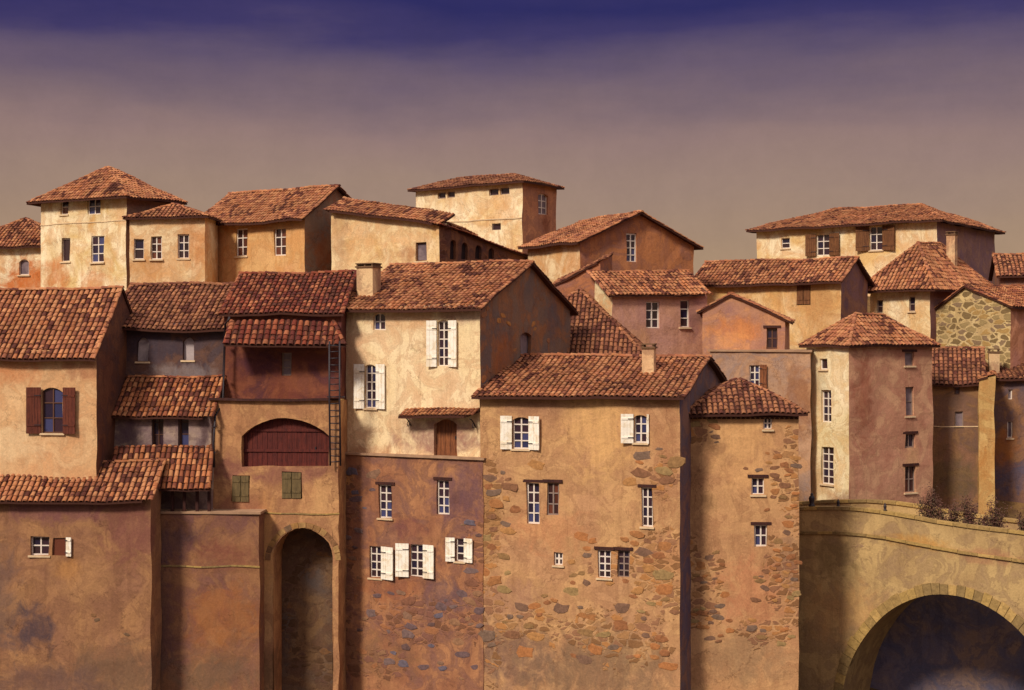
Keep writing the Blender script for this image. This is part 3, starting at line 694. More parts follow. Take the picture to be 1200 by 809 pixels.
# ---- L: hipped house in front of M
b = blk((1090,112), 42, 340, la=1020, rb=1158)
h = House('hip_roof_house', b, 'small cream house with large orange hipped roof and tall chimney, upper right', mat=wall_mat('light cream render', CREAM2, srgb(224,190,136), OCH, dirt_amt=.2))
h.roof(b, 'hip', 'tiles', apex=286, oh=.8, inset=2.9)
h.win(b,'A',1027,352,1034,367,1,2,'dark',frame='greyframe'); h.win(b,'A',1066,348,1073,365,1,2,'dark',frame='greyframe')
h.chimney(1109,1122,273,300,117.2, pots=1, th=40); h.walls(b, matB=wall_mat('violet brown shaded side', srgb(140,104,102), srgb(118,90,98), srgb(156,112,86)))  # side wall tinted violet to paint in its shade

# ---- N: long low house
b = blk((985,110), 35, 326, la=812, rb=1017)
h = House('low_house', b, 'long low cream house with one small closed brown shutter, right half', mat=wall_mat('sandy cream render', srgb(214,172,112), CREAM, OCH, [(b.P(960,360,'A'), 2.0, 3, srgb(176,128,84), .6), (b.P(880,318,'A'), 3, 1, CREAM2, .5)], dirt_amt=.3))
h.roof(b, 'A', 'tiles', apex=303, oh=.55, ov=.3)
h.win(b,'A',934,335,950,358,2,1,'dark',kind='closed_shutters',shmat='brown_shutter')
h.walls(b, matB=wall_mat('dark mauve shaded side', srgb(132,98,98), srgb(108,82,92), srgb(150,108,84)))  # mauve side colour includes painted shade

# ---- O: pink gable house
b = blk((920,103), 13, 374, la=823, wb=6)
h = House('pink_gable_house', b, 'pinkish house with low gable, one window and bright orange stain', mat=wall_mat('mauve pink gable render', srgb(182,134,106), srgb(158,116,106), srgb(200,144,100), [(b.P(862,388,'A'), 2.0, 1.0, srgb(206,128,66), .6), (b.P(850,400,'A'), 1.6, .8, srgb(224,164,104), .5)]))
h.roof(b, 'B', 'tiles', apex=345, pos=.34, yA=362, oh=.35, ov=.16)
h.win(b,'A',898,385,911,409,2,2,'dark',frame='brownframe',lintel='timber'); h.walls(b)
b = blk((950,100), 13, 412, la=832, wb=4)
h = House('grey_house', b, 'grey tan house with flat top, directly behind the pointed stone tower', mat=wall_mat('grey tan render', srgb(186,148,118), srgb(154,130,120), srgb(192,146,106), [(b.P(936,470,'A'), 1.2, 3, srgb(140,92,64), .7)]))
h.roof(b, 'flat', 'tan_cap'); h.win(b,'A',878,428,890,454,2,3,'blue',sh=(0,.45),shmat='door'); h.walls(b)

# ---- K: rubble gable, N corner right
b = blk((1184,108), 50, 358, la=1082, rb=1262)
h = House('rubble_gable_house', b, 'house with a bare olive rubble stone gable and ochre roof, at right', mat=wall_mat('olive rubble masonry', srgb(202,176,124), srgb(210,186,138), srgb(180,152,106), rubble=1.0, rubcol=srgb(156,134,92)))
h.roof(b, 'B', 'tiles_pale', apex=334, pos=.5, yA=374, oh=.3, ov=.2)
h.walls(b, matB=wall_mat('rosy brown side wall', srgb(204,146,112), srgb(180,128,110), BRN))

# ---- J: low houses at right
b = blk((1152,104), 15, 447, la=1088, wb=6)
h = House('brown_house', b, 'dark brown low house with brown roof, between the tall corner tower and ochre buttress', mat=wall_mat('dark mossy render', srgb(134,98,78), srgb(112,88,76), srgb(148,112,76), [(b.P(1120,560,'A'), 2.4, 2.0, srgb(96,84,60), .6)]))
h.roof(b, 'A', 'tiles_brown', apex=409, oh=.4, ov=.2)
h.win(b,'A',1119,451,1125,463,1,2,'blocked',frame='brownframe'); h.win(b,'A',1119,483,1129,502,1,1,'blocked',frame='greyframe'); h.band(b,'A',501,.06,.04); h.walls(b)
b = blk((1166,102.6), 15, 440, la=1147, wb=3)
h = House('chimney_buttress', b, 'tall narrow ochre yellow buttress between two low brown houses at the right', cat='buttress', mat=wall_mat('ochre yellow render', srgb(204,170,112), srgb(190,154,96), srgb(176,128,76), [(b.P(1156,540,'A'), 1.0, 1.6, srgb(180,120,60), .55)]))
h.roof(b, 'plane', 'tiles_pale', yA=446, yB=436, oh=.12, ov=.05); h.walls(b)
b = blk((1262,105), 10, 443, la=1163, wb=5)
h = House('slate_brown_house', b, 'slate brown house with two slit windows, at right edge above the bridge', mat=wall_mat('slate brown render', srgb(126,94,80), srgb(90,78,88), srgb(150,108,72), [(b.P(1190,560,'A'), 2.6, 1.6, srgb(84,80,100), .8), (b.P(1176,530,'A'), 1.0, 1.6, srgb(170,104,48), .7)]))
h.roof(b, 'plane', 'tiles_brown', yA=443, yB=421, oh=.4, ov=.15)
h.win(b,'A',1182,456,1187,468,1,1,'blocked',frame='frame'); h.win(b,'A',1181,494,1187,514,1,1,'blocked',frame='frame')
h.chimney(1158,1171,411,428,107.2, pots=1, th=10); h.walls(b)

# ---- I: pale tower, right
b = blk((995,98), 60, 405, la=945, rb=1093)
h = House('corner_tower', b, 'tall slender tower house, left wall cream, right wall pink brown, behind the bridge', mat=wall_mat('bright cream tower render', CREAM2, srgb(220,200,150), srgb(210,166,104), [(b.P(960,450,'A'), 1.0, 1.0, srgb(190,180,150), .5), (b.P(958,560,'A'), 1.5, 1.8, srgb(196,160,120), .5), (b.P(985,590,'A'), 1.4, .8, srgb(170,120,96), .7)], dirt_amt=.25))
h.roof(b, 'hip', 'tiles', apex=369, oh=.35, inset=2.4)
h.win(b,'A',961,420,970,433,1,1,'dark'); h.win(b,'A',962,458,974,495,2,4,'dark'); h.win(b,'A',963,524,977,568,2,5,'dark')
h.win(b,'B',1060,412,1071,428,1,1,'blocked',frame='greyframe',lintel='timber'); h.win(b,'B',1061,453,1071,487,1,2,'blocked',frame='greyframe'); h.win(b,'B',1061,509,1073,525,2,1,'dark',frame='greyframe',lintel='timber'); h.win(b,'B',1060,546,1073,577,2,2,'brownglass',frame='greyframe',lintel='timber')
h.walls(b, matB=wall_mat('pink brown shaded tower render', srgb(194,144,116), srgb(170,116,94), srgb(206,162,126), [(b.P(1012,470,'B'), 1.0, 3.4, srgb(140,72,52), .6), (b.P(1068,540,'B'), .9, 1.4, srgb(212,170,120), .5), (b.P(1050,585,'B'), 2.0, .9, srgb(180,130,104), .6)], rubble=.22, rubcol=srgb(160,108,84)))  # right wall is the shaded version of the cream one, by colour

# ---- B: grey house with loggia, left
b = blk((263,92.0), 8, 379, la=129, wb=8)
h = House('slate_house', b, 'slate grey house with two pale arched windows, over a small tiled loggia at left', mat=wall_mat('slate grey render', srgb(88,72,74), srgb(68,58,68), srgb(112,80,64), [(b.P(215,438,'A'), 2.4, .7, srgb(140,128,126), .7), (b.P(150,400,'A'), .9, 1.6, srgb(60,46,54), .6)], alt_amt=.8))
h.roof(b, 'A', 'tiles_brown', apex=332, oh=.55, ov=.3)
h.win(b,'A',160,396,174,424,1,1,'pale_blocked',frame='none',rise=.3,sill=True); h.win(b,'A',214,396,227,422,1,1,'pale_blocked',frame='none',rise=.3,sill=True)
h.walls(b)
lg = blk((248,90.2), 8, 479, la=133, wb=1.6)
h.roof(lg, 'plane', 'tiles_pale', yA=479, yB=448, oh=.5, ov=.25, name='loggia_roof')
h.win(lg,'A',178,482,192,524,2,3,'dark',frame='brownframe',depth=.35,sill=False,bar=.04); h.win(lg,'A',209,482,221,524,1,3,'blue',frame='brownframe',depth=.35,sill=False,bar=.04)
h.walls(lg, wall_mat('mottled grey cream render', srgb(176,152,128), srgb(150,128,124), srgb(110,88,92), [(lg.P(146,500,'A'), .9, 1.4, srgb(92,70,84), .8), (lg.P(242,500,'A'), .45, 1.4, srgb(84,64,66), .8)]), name='loggia_wall')
# ---- A3: porch roof on posts over the terrace
tb = blk((304,88.8), 3, 603, la=150, wb=3.4)
ht = House('river_terrace', tb, 'purple brown terrace wall with stone ledge, left of the deep arched passage', cat='terrace', group='river walls', mat=wall_mat('purple brown dimmed render', srgb(146,102,74), srgb(120,82,74), srgb(158,114,78), [(tb.P(200,636,'A'), 1.8, 1.3, srgb(92,68,74), .8), (tb.P(190,740,'A'), 1.0, 3.4, srgb(98,70,72), .7), (tb.P(250,790,'A'), 3.4, 1.4, srgb(112,90,72), .7), (tb.P(262,650,'A'), 2.2, 1.1, srgb(120,66,58), .6), (tb.P(260,720,'A'), 2.6, 2.2, srgb(162,98,50), .5)], dirt_amt=.4))  # dark blots low and at left paint dim shade into the wall
ht.roof(tb, 'flat', 'tan_cap'); ht.band(tb,'A',665,.09,.05,'cop'); ht.walls(tb)

# porch roof between loggia and terrace
pe = empty('porch', (lg.N.x-3, 88.0, tb.ze+.12), 'lean-to porch with pale tiles on timber posts, under the loggia windows', 'porch')
zt = zat(523, 90.1); zb_ = zat(572, 88.4)
def X(px, y, z): return Vector((kx(px)*y, y, z))
m = MB(); tile_plane(m, X(128,88.4,zb_), X(246,88.3,zb_), X(249,90.1,zt), X(134,90.1,zt)); ridge_tiles(m, X(245,88.3,zb_+.02), X(248,90.1,zt+.02), .12)
m.build('roof', [M['tiles_pale'], M['deck']], pe)
for i, px in enumerate((184, 200, 214, 229, 243)):
    m = MB(); p = X(px, 89.0, tb.ze+.11); m.box(p, (.17,0,0), (0,.17,0), (0,0,zb_-p.z+.28)); m.build('post', M['timber'], pe)
m = MB(); p = X(182, 88.98, zb_+.16); m.box(p, (X(247,88.98,0)-X(182,88.98,0)).to_tuple(), (0,.2,0), (0,0,.2)); m.build('beam', M['timber'], pe)

# ---- A: left house with red shutters
b = blk((113,88.3), 7, 411, la=-75, wb=7.6)
h = House('shuttered_house', b, 'peach house with one red brown shuttered window, at the left edge', mat=wall_mat('peach orange render', srgb(218,174,126), srgb(206,156,112), srgb(222,184,138), [(b.P(100,435,'A'), 1.8, .8, srgb(150,88,64), .6), (b.P(16,520,'A'), 2.2, 1.2, CREAM, .5), (b.P(20,436,'A'), 1.6, 1.0, srgb(196,116,70), .6)]))
h.roof(b, 'A', 'tiles', apex=339, oh=.5, ov=.1, sp=.33)
h.win(b,'A',49,455,74,508,2,3,'blue',frame='brownframe',rise=.25,sh=(.86,.80),shmat='red_shutter',bar=.06,lintel=None); h.walls(b, matB=wall_mat('dark brown shaded side', srgb(104,66,52), srgb(120,80,58), srgb(84,60,58)))  # narrow side wall darkened by colour as the shaded side
# ---- C: lower left block
b = blk((177,87.1), 5, 578, la=-90, wb=1.8)
h = House('riverside_block', b, 'ochre block at bottom left with one small window under long tiled lean-to roof', group='river walls', mat=wall_mat('ochre riverside render', srgb(166,122,84), srgb(146,104,80), srgb(136,96,72), [(b.P(40,735,'A'), 1.6, 1.6, srgb(74,62,70), .85), (b.P(60,598,'A'), 4.0, .9, srgb(122,78,80), .75), (b.P(150,620,'A'), 1.9, 2.6, srgb(124,76,70), .75), (b.P(0,700,'A'), 1.4, 4, srgb(98,80,78), .6), (b.P(82,668,'A'), .9, .9, srgb(186,126,62), .5), (b.P(140,790,'A'), 4, 2.0, srgb(112,88,70), .7), (b.P(60,805,'A'), 4, 1.4, srgb(106,80,74), .7), (b.P(100,680,'A'), 2.4, 1.4, srgb(176,132,92), .4)], dirt_amt=.4, rubble=.12, rubcol=srgb(170,126,84)))  # broad low blots paint the wall dimmer towards its foot
h.roof(b, 'plane', 'tiles', yA=582, yB=545, oh=.5, ov=.2, sp=.33)
h.win(b,'A',36,629,58,651,2,2,'dark',frame='frame',depth=.3,bar=.07); h.win(b,'A',62,630,78,651,1,1,'brownglass',frame='none',depth=.12,sh=(0,.32),shmat='white',sill=False); h.walls(b)
h.stones(b,'A',[(76,690,150,745,3)], size=(.35,.55), mat='quoin')

# ---- D: purple red house and arched lower storeys
b = blk((400,91.2), 6, 364, la=262, wb=8)
h = House('arched_house', b, 'purple red house above a wide barn arch and a deep arched passage', mat=wall_mat('purple red render', srgb(112,64,54), srgb(86,52,56), srgb(132,80,58), [(b.P(300,425,'A'), 1.6, 1.0, srgb(76,44,58), .7), (b.P(350,450,'A'), 1.6, .7, srgb(140,86,62), .5)]))
h.roof(b, 'A', 'tiles_red', apex=320, oh=.35, ov=.2)
b.z0 = zat(470, 91.2)
h.win(b,'A',330,413,341,440,1,3,'blocked',frame='greyframe'); h.walls(b, name='upper_wall')
z1, z2 = zat(404, 90.0), zat(376, 91.1)
m = MB(); tile_plane(m, X(262,90.0,z1), X(405,89.8,z1-.05), X(392,91.15,z2), X(270,91.4,z2), .36); ridge_tiles(m, X(404,89.8,z1-.03), X(391,91.15,z2), .13); ridge_tiles(m, X(263,90.0,z1), X(271,91.4,z2), .12)
m.build('pent_roof', [M['tiles_red'], M['deck']], h.e)
lo = blk((397,89.8), 5, 470, la=246, wb=5)
lo.tops = {k: [(0,lo.ze),(w,lo.ze)] for k, w in (('A',lo.wa),('B',lo.wb),('L',lo.wb),('K',lo.wa))}
h.win(lo,'A',283,490,386,547,1,1,'doordark',kind='barn_door',rise=1.05,depth=.5); h.holes = None
h.win(lo,'A',272,557,292,588,2,1,'dark',kind='closed_shutters',shmat='olive_shutter'); h.win(lo,'A',331,553,354,584,2,1,'dark',kind='closed_shutters',shmat='olive_shutter')
h.win(lo,'A',320,619,390,845,1,1,'cavern',kind='passage',rise=1.72,depth=2.2)
h.walls(lo, wall_mat('apricot riverside render', srgb(198,152,104), srgb(178,128,90), srgb(156,110,80), [(lo.P(272,550,'A'), 1.6, .8, srgb(132,80,76), .7), (lo.P(345,556,'A'), 2.6, .7, srgb(132,82,78), .6), (lo.P(312,640,'A'), .7, 3, srgb(214,160,96), .5), (lo.P(390,520,'A'), .8, .9, srgb(90,58,56), .7), (lo.P(330,790,'A'), 3.4, 1.8, srgb(120,92,68), .75), (lo.P(280,600,'A'), 1.6, 1.0, srgb(150,100,82), .6)]), name='lower_wall')  # lowest brown blot paints dimness into the foot of the wall
# ledge closing the top of the lower storey, string courses
h.band(lo,'A',603,.07,.05,'cop'); h.band(lo,'A',470,.14,.22,'timber','floor_beam')
o_, d_, n_ = lo.frame('A'); m = MB(); m.box(Vector((lo.A.x, lo.A.y, lo.ze)), -lo.a*lo.wa, lo.b*1.6, (0,0,.06)); m.build('floor_ledge', M['cop'], h.e)
m = MB()   # archivolt over the passage
s0, zc = lo.at(317, 619, 'A'); s1, _ = lo.at(393, 619, 'A'); w = (s1-s0)/2; K = 15
for k in range(K):
    t0, t1 = math.pi*k/K, math.pi*(k+.9)/K; q = []
    for t_, r_ in ((t0,w),(t1,w),(t1,w+.32),(t0,w+.32)):
        q.append(Vector((o_.x,o_.y,0)) + d_*((s0+s1)/2 - math.cos(t_)*r_) + Vector((0,0,zc-w+.05+math.sin(t_)*r_)))
    m.mesh([p - n_*.05 for p in q] + [p + n_*.03 for p in q], [(0,1,2,3),(4,7,6,5),(0,4,5,1),(1,5,6,2),(2,6,7,3),(3,7,4,0)])
m.build('arch_stones', M['quoin'], h.e, wob=WOB)
# drain pipe
pz = lambda px, py, y: Vector((kx(px)*y, y, zat(py, y)))
m = MB(); m.tube([pz(269,372,91.0), pz(264,380,91.2), pz(262,440,91.2), pz(262,470,90.9), pz(252,488,90.0), pz(250,520,89.95), pz(251,548,89.95)], .07)
for y_ in (400, 440, 500, 530): p = pz(262 if y_ < 470 else 251, y_, 91.2 if y_ < 470 else 89.95); m.box(p - Vector((.1,.08,.04)), (.2,0,0), (0,.3,0), (0,0,.06))
dp = m.build('drain_pipe', M['iron'], None, org=pz(251,548,89.95)); tag(dp, 'dark bent drain pipe down the left corner of the purple red house', 'drain pipe')
# iron ladder stair
le = empty('iron_ladder', pz(390,545,89.5), 'dark rusty iron ladder with rungs, fixed up the right corner of the purple red house', 'ladder')
for px in (386, 398):
    m = MB(); m.tube([pz(px,400,89.45), pz(px,470,89.45), pz(px+1,546,89.45)], .055); m.build('rail', M['iron'], le)
for k in range(19):
    y_ = 405 + k*7.6; m = MB(); m.tube([pz(386,y_,89.45), pz(398,y_+rnd.uniform(-1,1),89.45)], .035, 6); m.build('rung', M['iron'], le)
for y_ in (463, 465):
    pass
m = MB(); m.box(pz(383,466,89.5), (1.0,0,0), (0,.5,0), (0,0,.06)); m.build('landing', M['iron'], le)

# ---- F: central cream house
b = blk((563,88.5), 26, 357, la=400, rb=668)
f_m = wall_mat('golden cream render', srgb(236,210,164), srgb(242,218,176), srgb(204,154,112), [(b.P(540,366,'A'), 2.4, .7, srgb(150,108,104), .6), (b.P(415,420,'A'), 1.0, 3.4, srgb(204,156,120), .6), (b.P(515,512,'A'), 3.0, 1.3, srgb(150,104,96), .8), (b.P(430,530,'A'), 1.8, .6, srgb(170,116,84), .6), (b.P(480,370,'A'), 2.6, 1.0, srgb(206,150,100), .5)], dirt_amt=.25)
f_b = wall_mat('grey brown shaded masonry', srgb(134,108,90), srgb(112,98,94), srgb(158,106,68), [(b.P(590,420,'B'), 1.5, 2.2, srgb(164,98,52), .6), (b.P(648,370,'B'), 1.4, 2, srgb(92,84,92), .6)], rubble=.2, rubcol=srgb(140,98,60))  # base tone darkened to paint part of the gable's shade
h = House('large_cream_house', b, 'large central cream house with white shutters, grey gable and rusty brown lower storey', mat=f_m)
h.roof(b, 'A', 'tiles', apex=307, oh=.6, ov=.35, sp=.32)
h.chimney(418,446,311,343,93.9, pots=2, th=30)
h.win(b,'A',438,367,452,387,2,2,'blue',rise=.2); h.win(b,'A',513,376,526,429,2,5,'dark',sh=(.62,.62),rise=.12); h.win(b,'A',428,427,441,478,2,5,'blue',sh=(.68,.66),rise=.12)
h.win(b,'A',509,492,536,534,1,1,'door',kind='door',rise=.28,depth=.3); h.win(b,'B',610,390,622,432,1,1,'blocked',frame='none',rise=.2,sill=False)
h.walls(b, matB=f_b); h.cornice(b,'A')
h.stones(b,'B',[(572,366,600,384,3),(602,376,640,388,3),(588,402,606,416,1),(634,390,650,400,1),(566,330,575,560,8)], size=(.5,.95), mat='stone_warm')
# plinth storey
pl = blk((566,87.9), 26, 539, la=397, wb=5)
h.win(pl,'A',444,568,459,607,2,4,'blue',lintel='timber'); h.win(pl,'A',512,563,526,603,2,4,'blue',lintel='timber')
h.win(pl,'A',433,640,447,677,2,4,'dark',sh=(0,.92)); h.win(pl,'A',481,638,497,676,2,4,'dark',sh=(.80,.76)); h.win(pl,'A',534,632,544,659,1,3,'dark',sh=(.56,.58))
h.roof(pl, 'flat', 'tan_cap')
h.walls(pl, wall_mat('rusty brown lower wall', srgb(172,122,86), srgb(150,100,74), srgb(122,86,78), [(pl.P(540,585,'A'), 2.2, 2.2, srgb(104,74,84), .75), (pl.P(480,620,'A'), 1.6, .8, srgb(120,70,66), .6), (pl.P(460,690,'A'), 3.0, 1.0, srgb(160,98,64), .55), (pl.P(520,700,'A'), 2.0, 1.2, srgb(98,78,88), .6), (pl.P(440,770,'A'), 3.4, 1.6, srgb(136,100,70), .7), (pl.P(400,560,'A'), 1.0, .9, srgb(196,140,80), .6)], rubcol=srgb(146,104,78), rub_at=[(pl.P(408,580,'A'),.9,1.6),(pl.P(402,690,'A'),.9,3.0),(pl.P(490,725,'A'),3.6,1.4),(pl.P(560,680,'A'),.8,3),(pl.P(430,775,'A'),2.4,1.0)]), name='lower_wall')
h.stones(pl,'A',[(400,550,442,605,8),(398,600,425,700,7),(420,690,562,745,20),(400,740,560,800,14),(535,600,564,740,10)], size=(.35,1.1), mat='stone_blue', seed=5)
# awning
aw = empty('door_awning', b.P(512,497,'A',.05), 'small sagging tiled awning on curled iron brackets, over the brown door of the cream house', 'awning')
o, d, n = b.frame('A'); t0, z0 = b.at(468, 489, 'A', .8); t1, _ = b.at(556, 489, 'A', .8); q = lambda t, off, z: Vector((o.x, o.y, 0)) + d*t + n*off + Vector((0,0,z))
ztop = b.P(510,480,'A').z
m = MB(); tile_plane(m, q(t0,.95,ztop-.42), q(t1,.95,ztop-.30), q(t1,.02,ztop+.08), q(t0,.02,ztop), .26); m.build('awning_roof', [M['tiles'], M['deck']], aw)
for t_ in (t0+.35, t1-.3):
    m = MB(); m.tube([q(t_,.03,ztop-1.0), q(t_,.10,ztop-.92), q(t_,.30,ztop-.72), q(t_,.60,ztop-.52), q(t_,.82,ztop-.46)], .035); m.tube([q(t_,.30,ztop-.72)] + [q(t_, .30+.14*math.sin(a_)+.02*a_, ztop-.86+.14*math.cos(a_)) for a_ in [k*.6 for k in range(9)]], .025, 6); m.build('bracket', M['iron'], aw)

# ---- G: front right house
b = blk((797,84), 20, 462, la=563, rb=852)
g_m = wall_mat('golden brown render', srgb(200,156,108), srgb(188,142,104), srgb(168,122,88), [(b.P(700,500,'A'), 2.4, 3.0, srgb(226,178,116), .7), (b.P(620,478,'A'), 2.8, .8, srgb(150,108,84), .6), (b.P(572,600,'A'), .9, 4, srgb(150,108,64), .6), (b.P(780,540,'A'), 1.0, 4, srgb(156,104,74), .5), (b.P(640,620,'A'), 2.6, 1.6, srgb(196,132,92), .5), (b.P(600,768,'A'), 3.2, 2.0, srgb(112,86,78), .75), (b.P(700,785,'A'), 5.0, 2.6, srgb(126,100,78), .8), (b.P(600,700,'A'), 2.4, 1.4, srgb(160,118,98), .55), (b.P(780,660,'A'), 1.4, 1.8, srgb(176,120,80), .5)], dirt_amt=.3, rubcol=srgb(166,122,80), rub_at=[(b.P(575,600,'A'),.7,3.2),(b.P(572,735,'A'),1.2,3.0),(b.P(620,730,'A'),1.6,.9),(b.P(735,660,'A'),1.8,1.0),(b.P(775,670,'A'),1.3,2.6),(b.P(775,560,'A'),.9,1.0),(b.P(715,745,'A'),3.4,1.5)])  # the broad lowest blots paint dim light at the wall foot
g_b = wall_mat('slate violet shaded gable', srgb(112,94,98), srgb(92,80,100), srgb(140,102,84))  # bluish violet shade painted as the gable's colour
h = House('shuttered_stone_house', b, 'broad golden front house with bare stone patches and two white shuttered upper windows', mat=g_m)
h.roof(b, 'A', 'tiles', apex=418, oh=.55, ov=.35, sp=.32)
h.chimney(752,769,405,428,88.2, pots=1, th=20)
h.win(b,'A',601,489,620,527,2,4,'blue',sh=(.66,.68),rise=.15); h.win(b,'A',743,487,758,520,2,3,'blue',sh=(.68,.12),rise=.12)
h.win(b,'A',617,566,632,614,2,4,'blue',lintel='timber'); h.win(b,'A',641,566,655,604,2,3,'brownglass',frame='greyframe',lintel='timber'); h.win(b,'A',752,571,765,617,2,4,'dark',lintel='timber'); h.win(b,'A',649,647,659,662,2,2,'dark',bar=.09)
h.win(b,'A',701,644,716,677,2,4,'dark',lintel='timber'); h.win(b,'A',724,644,738,676,2,4,'dark',frame='greyframe',lintel='timber')
h.walls(b, matB=g_b); h.cornice(b,'A',mat='deck')
h.stones(b,'A',[(566,540,598,690,16),(585,560,615,600,4),(660,625,792,700,26),(670,690,792,790,22),(600,690,660,740,9),(735,520,792,575,9),(566,680,640,770,8),(592,540,650,546,2)], size=(.4,1.25), seed=9)

# ---- H: small stone tower in front, right
b = blk((936,86), 3, 485, la=806, wb=6)
h = House('stone_tower', b, 'square golden tower with pointed hip roof, right of the broad golden house', mat=wall_mat('golden tower render', srgb(204,158,110), srgb(190,142,102), srgb(172,124,88), [(b.P(870,520,'A'), 1.7, 3.2, srgb(222,172,116), .7), (b.P(815,560,'A'), .7, 5, srgb(130,92,68), .6), (b.P(880,690,'A'), 2.4, 2.4, srgb(188,122,88), .6), (b.P(870,770,'A'), 2.8, 1.6, srgb(156,124,92), .7), (b.P(925,660,'A'), .9, 2.0, srgb(120,96,84), .5)], dirt_amt=.3, rubcol=srgb(162,118,78), rub_at=[(b.P(812,500,'A'),.7,1.1),(b.P(935,570,'A'),1.0,3.6),(b.P(925,680,'A'),1.3,2.4),(b.P(810,690,'A'),1.5,3.0),(b.P(900,740,'A'),1.5,.8)]))  # tall narrow blot at left paints the neighbouring house's shadow
h.roof(b, 'hip', 'tiles_brown', apex=444, oh=.45, inset=2.95)
h.win(b,'A',895,489,905,503,2,2,'blue',lintel='timber'); h.win(b,'A',880,560,895,580,2,2,'blue',lintel='timber'); h.win(b,'A',884,615,899,640,2,2,'blue',lintel='timber',bar=.07)
h.walls(b)
h.stones(b,'A',[(812,490,845,520,6),(898,528,934,600,20),(905,600,934,730,18),(800,625,860,760,26),(875,670,930,710,9),(868,725,934,760,7),(868,545,900,556,2)], size=(.35,.8), seed=21)
h.cornice(b,'A',mat='deck')

# ------------------------------------------------------------------ bridge
br = empty('stone_bridge', (26, 86, 0.2), 'sandstone bridge with one dark arch, in the lower right corner', 'bridge')
O = Vector((kx(940)*93, 93, 0)); du = Vector((.846, -.533, 0)).normalized(); nn = Vector((-.533*-1, 0, 0)); nrm = Vector((du.y, -du.x, 0)); 
if nrm.y > 0: nrm = -nrm
W = 5.2; U0, U1 = -4.0, 34.0
ray_u = lambda px: (kx(px)*O.y - O.x)/(du.x - kx(px)*du.y)
ztop = lambda u: 11.62 + .55*math.exp(-((u-3)/5.0)**2) - .0028*max(0,u-3)**2*.9
uc = ray_u(1112); ul = ray_u(984); rad = uc-ul; yc = O.y + du.y*uc; zc = zat(697, yc); hA = zc + .2   # crown height above water
def intr(u):
    t = (u-uc)/rad
    return None if abs(t) >= 1 else zc - hA*1.05 + hA*1.05*math.sqrt(1-t*t)
us = [U0 + (U1-U0)*i/130 for i in range(131)]; us = sorted(set([round(u,3) for u in us] + [round(uc-rad,3), round(uc+rad,3)]))
BP = lambda u, z, q=0.0: O + du*u + nrm*q + Vector((0,0,z))
bm_ = wall_mat('olive tan bridge masonry', srgb(190,160,110), srgb(170,140,96), srgb(150,122,92), [(BP(2,9.2), 1.6, 1.6, srgb(120,100,66), .6), (BP(7,10.6), 2.0, .5, srgb(190,140,70), .6), (BP(11,10.0), 2.0, .5, srgb(160,110,84), .6), (BP(3,6.0), 3, 2.0, srgb(196,150,96), .5)], rubble=.36, rubcol=srgb(180,150,106))
mb = MB()
for i in range(len(us)-1):
    a, c = us[i], us[i+1]; mid = (a+c)/2; z0a = z0c = -1.6
    if intr(mid) is not None: z0a = intr(a) if intr(a) is not None else -1.6; z0c = intr(c) if intr(c) is not None else -1.6
    for q in (0, -W):
        K = 8
        for k in range(K):
            za0 = z0a+(ztop(a)-z0a)*k/K; za1 = z0a+(ztop(a)-z0a)*(k+1)/K; zc0 = z0c+(ztop(c)-z0c)*k/K; zc1 = z0c+(ztop(c)-z0c)*(k+1)/K
            mb.poly([BP(a,za0,q), BP(c,zc0,q), BP(c,zc1,q), BP(a,za1,q)])
    if intr(mid) is not None: mb.poly([BP(a,z0a,0), BP(a,z0a,-W), BP(c,z0c,-W), BP(c,z0c,0)])
    # inner faces of the parapets
    for q in (-.35, -W+.35): mb.poly([BP(a,ztop(a)-1.2,q), BP(c,ztop(c)-1.2,q), BP(c,ztop(c),q), BP(a,ztop(a),q)])
    for q in (0, -W+.35): mb.poly([BP(a,ztop(a),q), BP(c,ztop(c),q), BP(c,ztop(c),q-.35), BP(a,ztop(a),q-.35)])
mb.build('span', bm_, br, wob=.04)
mb = MB()
for i in range(len(us)-1):
    a, c = us[i], us[i+1]; mb.poly([BP(a,ztop(a)-1.05,-.35), BP(c,ztop(c)-1.05,-.35), BP(c,ztop(c)-1.05,-W+.35), BP(a,ztop(a)-1.05,-W+.35)])
mb.build('roadway', flat_mat('worn paving', srgb(150,118,84), .95, .4, 1.5), br)
for q0, q1 in ((.10, -.45), (-W+.45, -W-.10)):
    mb = MB(); u = U0
    while u < U1 - .2:
        L = rnd.uniform(.8, 1.3); e = min(u+L-.02, U1); hz = rnd.uniform(.17,.2)
        vs = [BP(x_, ztop(x_)+zz, q) for x_ in (u, e) for q in (q0, q1) for zz in (0.0, hz)]
        mb.mesh(vs, [(0,1,3,2),(4,6,7,5),(0,4,5,1),(2,3,7,6),(1,5,7,3),(0,2,6,4)]); u += L
    mb.build('parapet_coping', M['cop'], br, wob=.04)
mb = MB(); u = U0
while u < U1 - .2:
    L = rnd.uniform(.9, 1.6); e = min(u+L-.015, U1); D_ = 1.45 + max(0,u-3)*.012
    vs = [BP(x_, ztop(x_)-D_+zz, q) for x_ in (u, e) for q in (.13, -.05) for zz in (0.0, .16)]
    mb.mesh(vs, [(0,1,3,2),(4,6,7,5),(0,4,5,1),(2,3,7,6),(1,5,7,3),(0,2,6,4)]); u += L
mb.build('string_course', M['cop'], br, wob=.04)
mb = MB(); K = 44
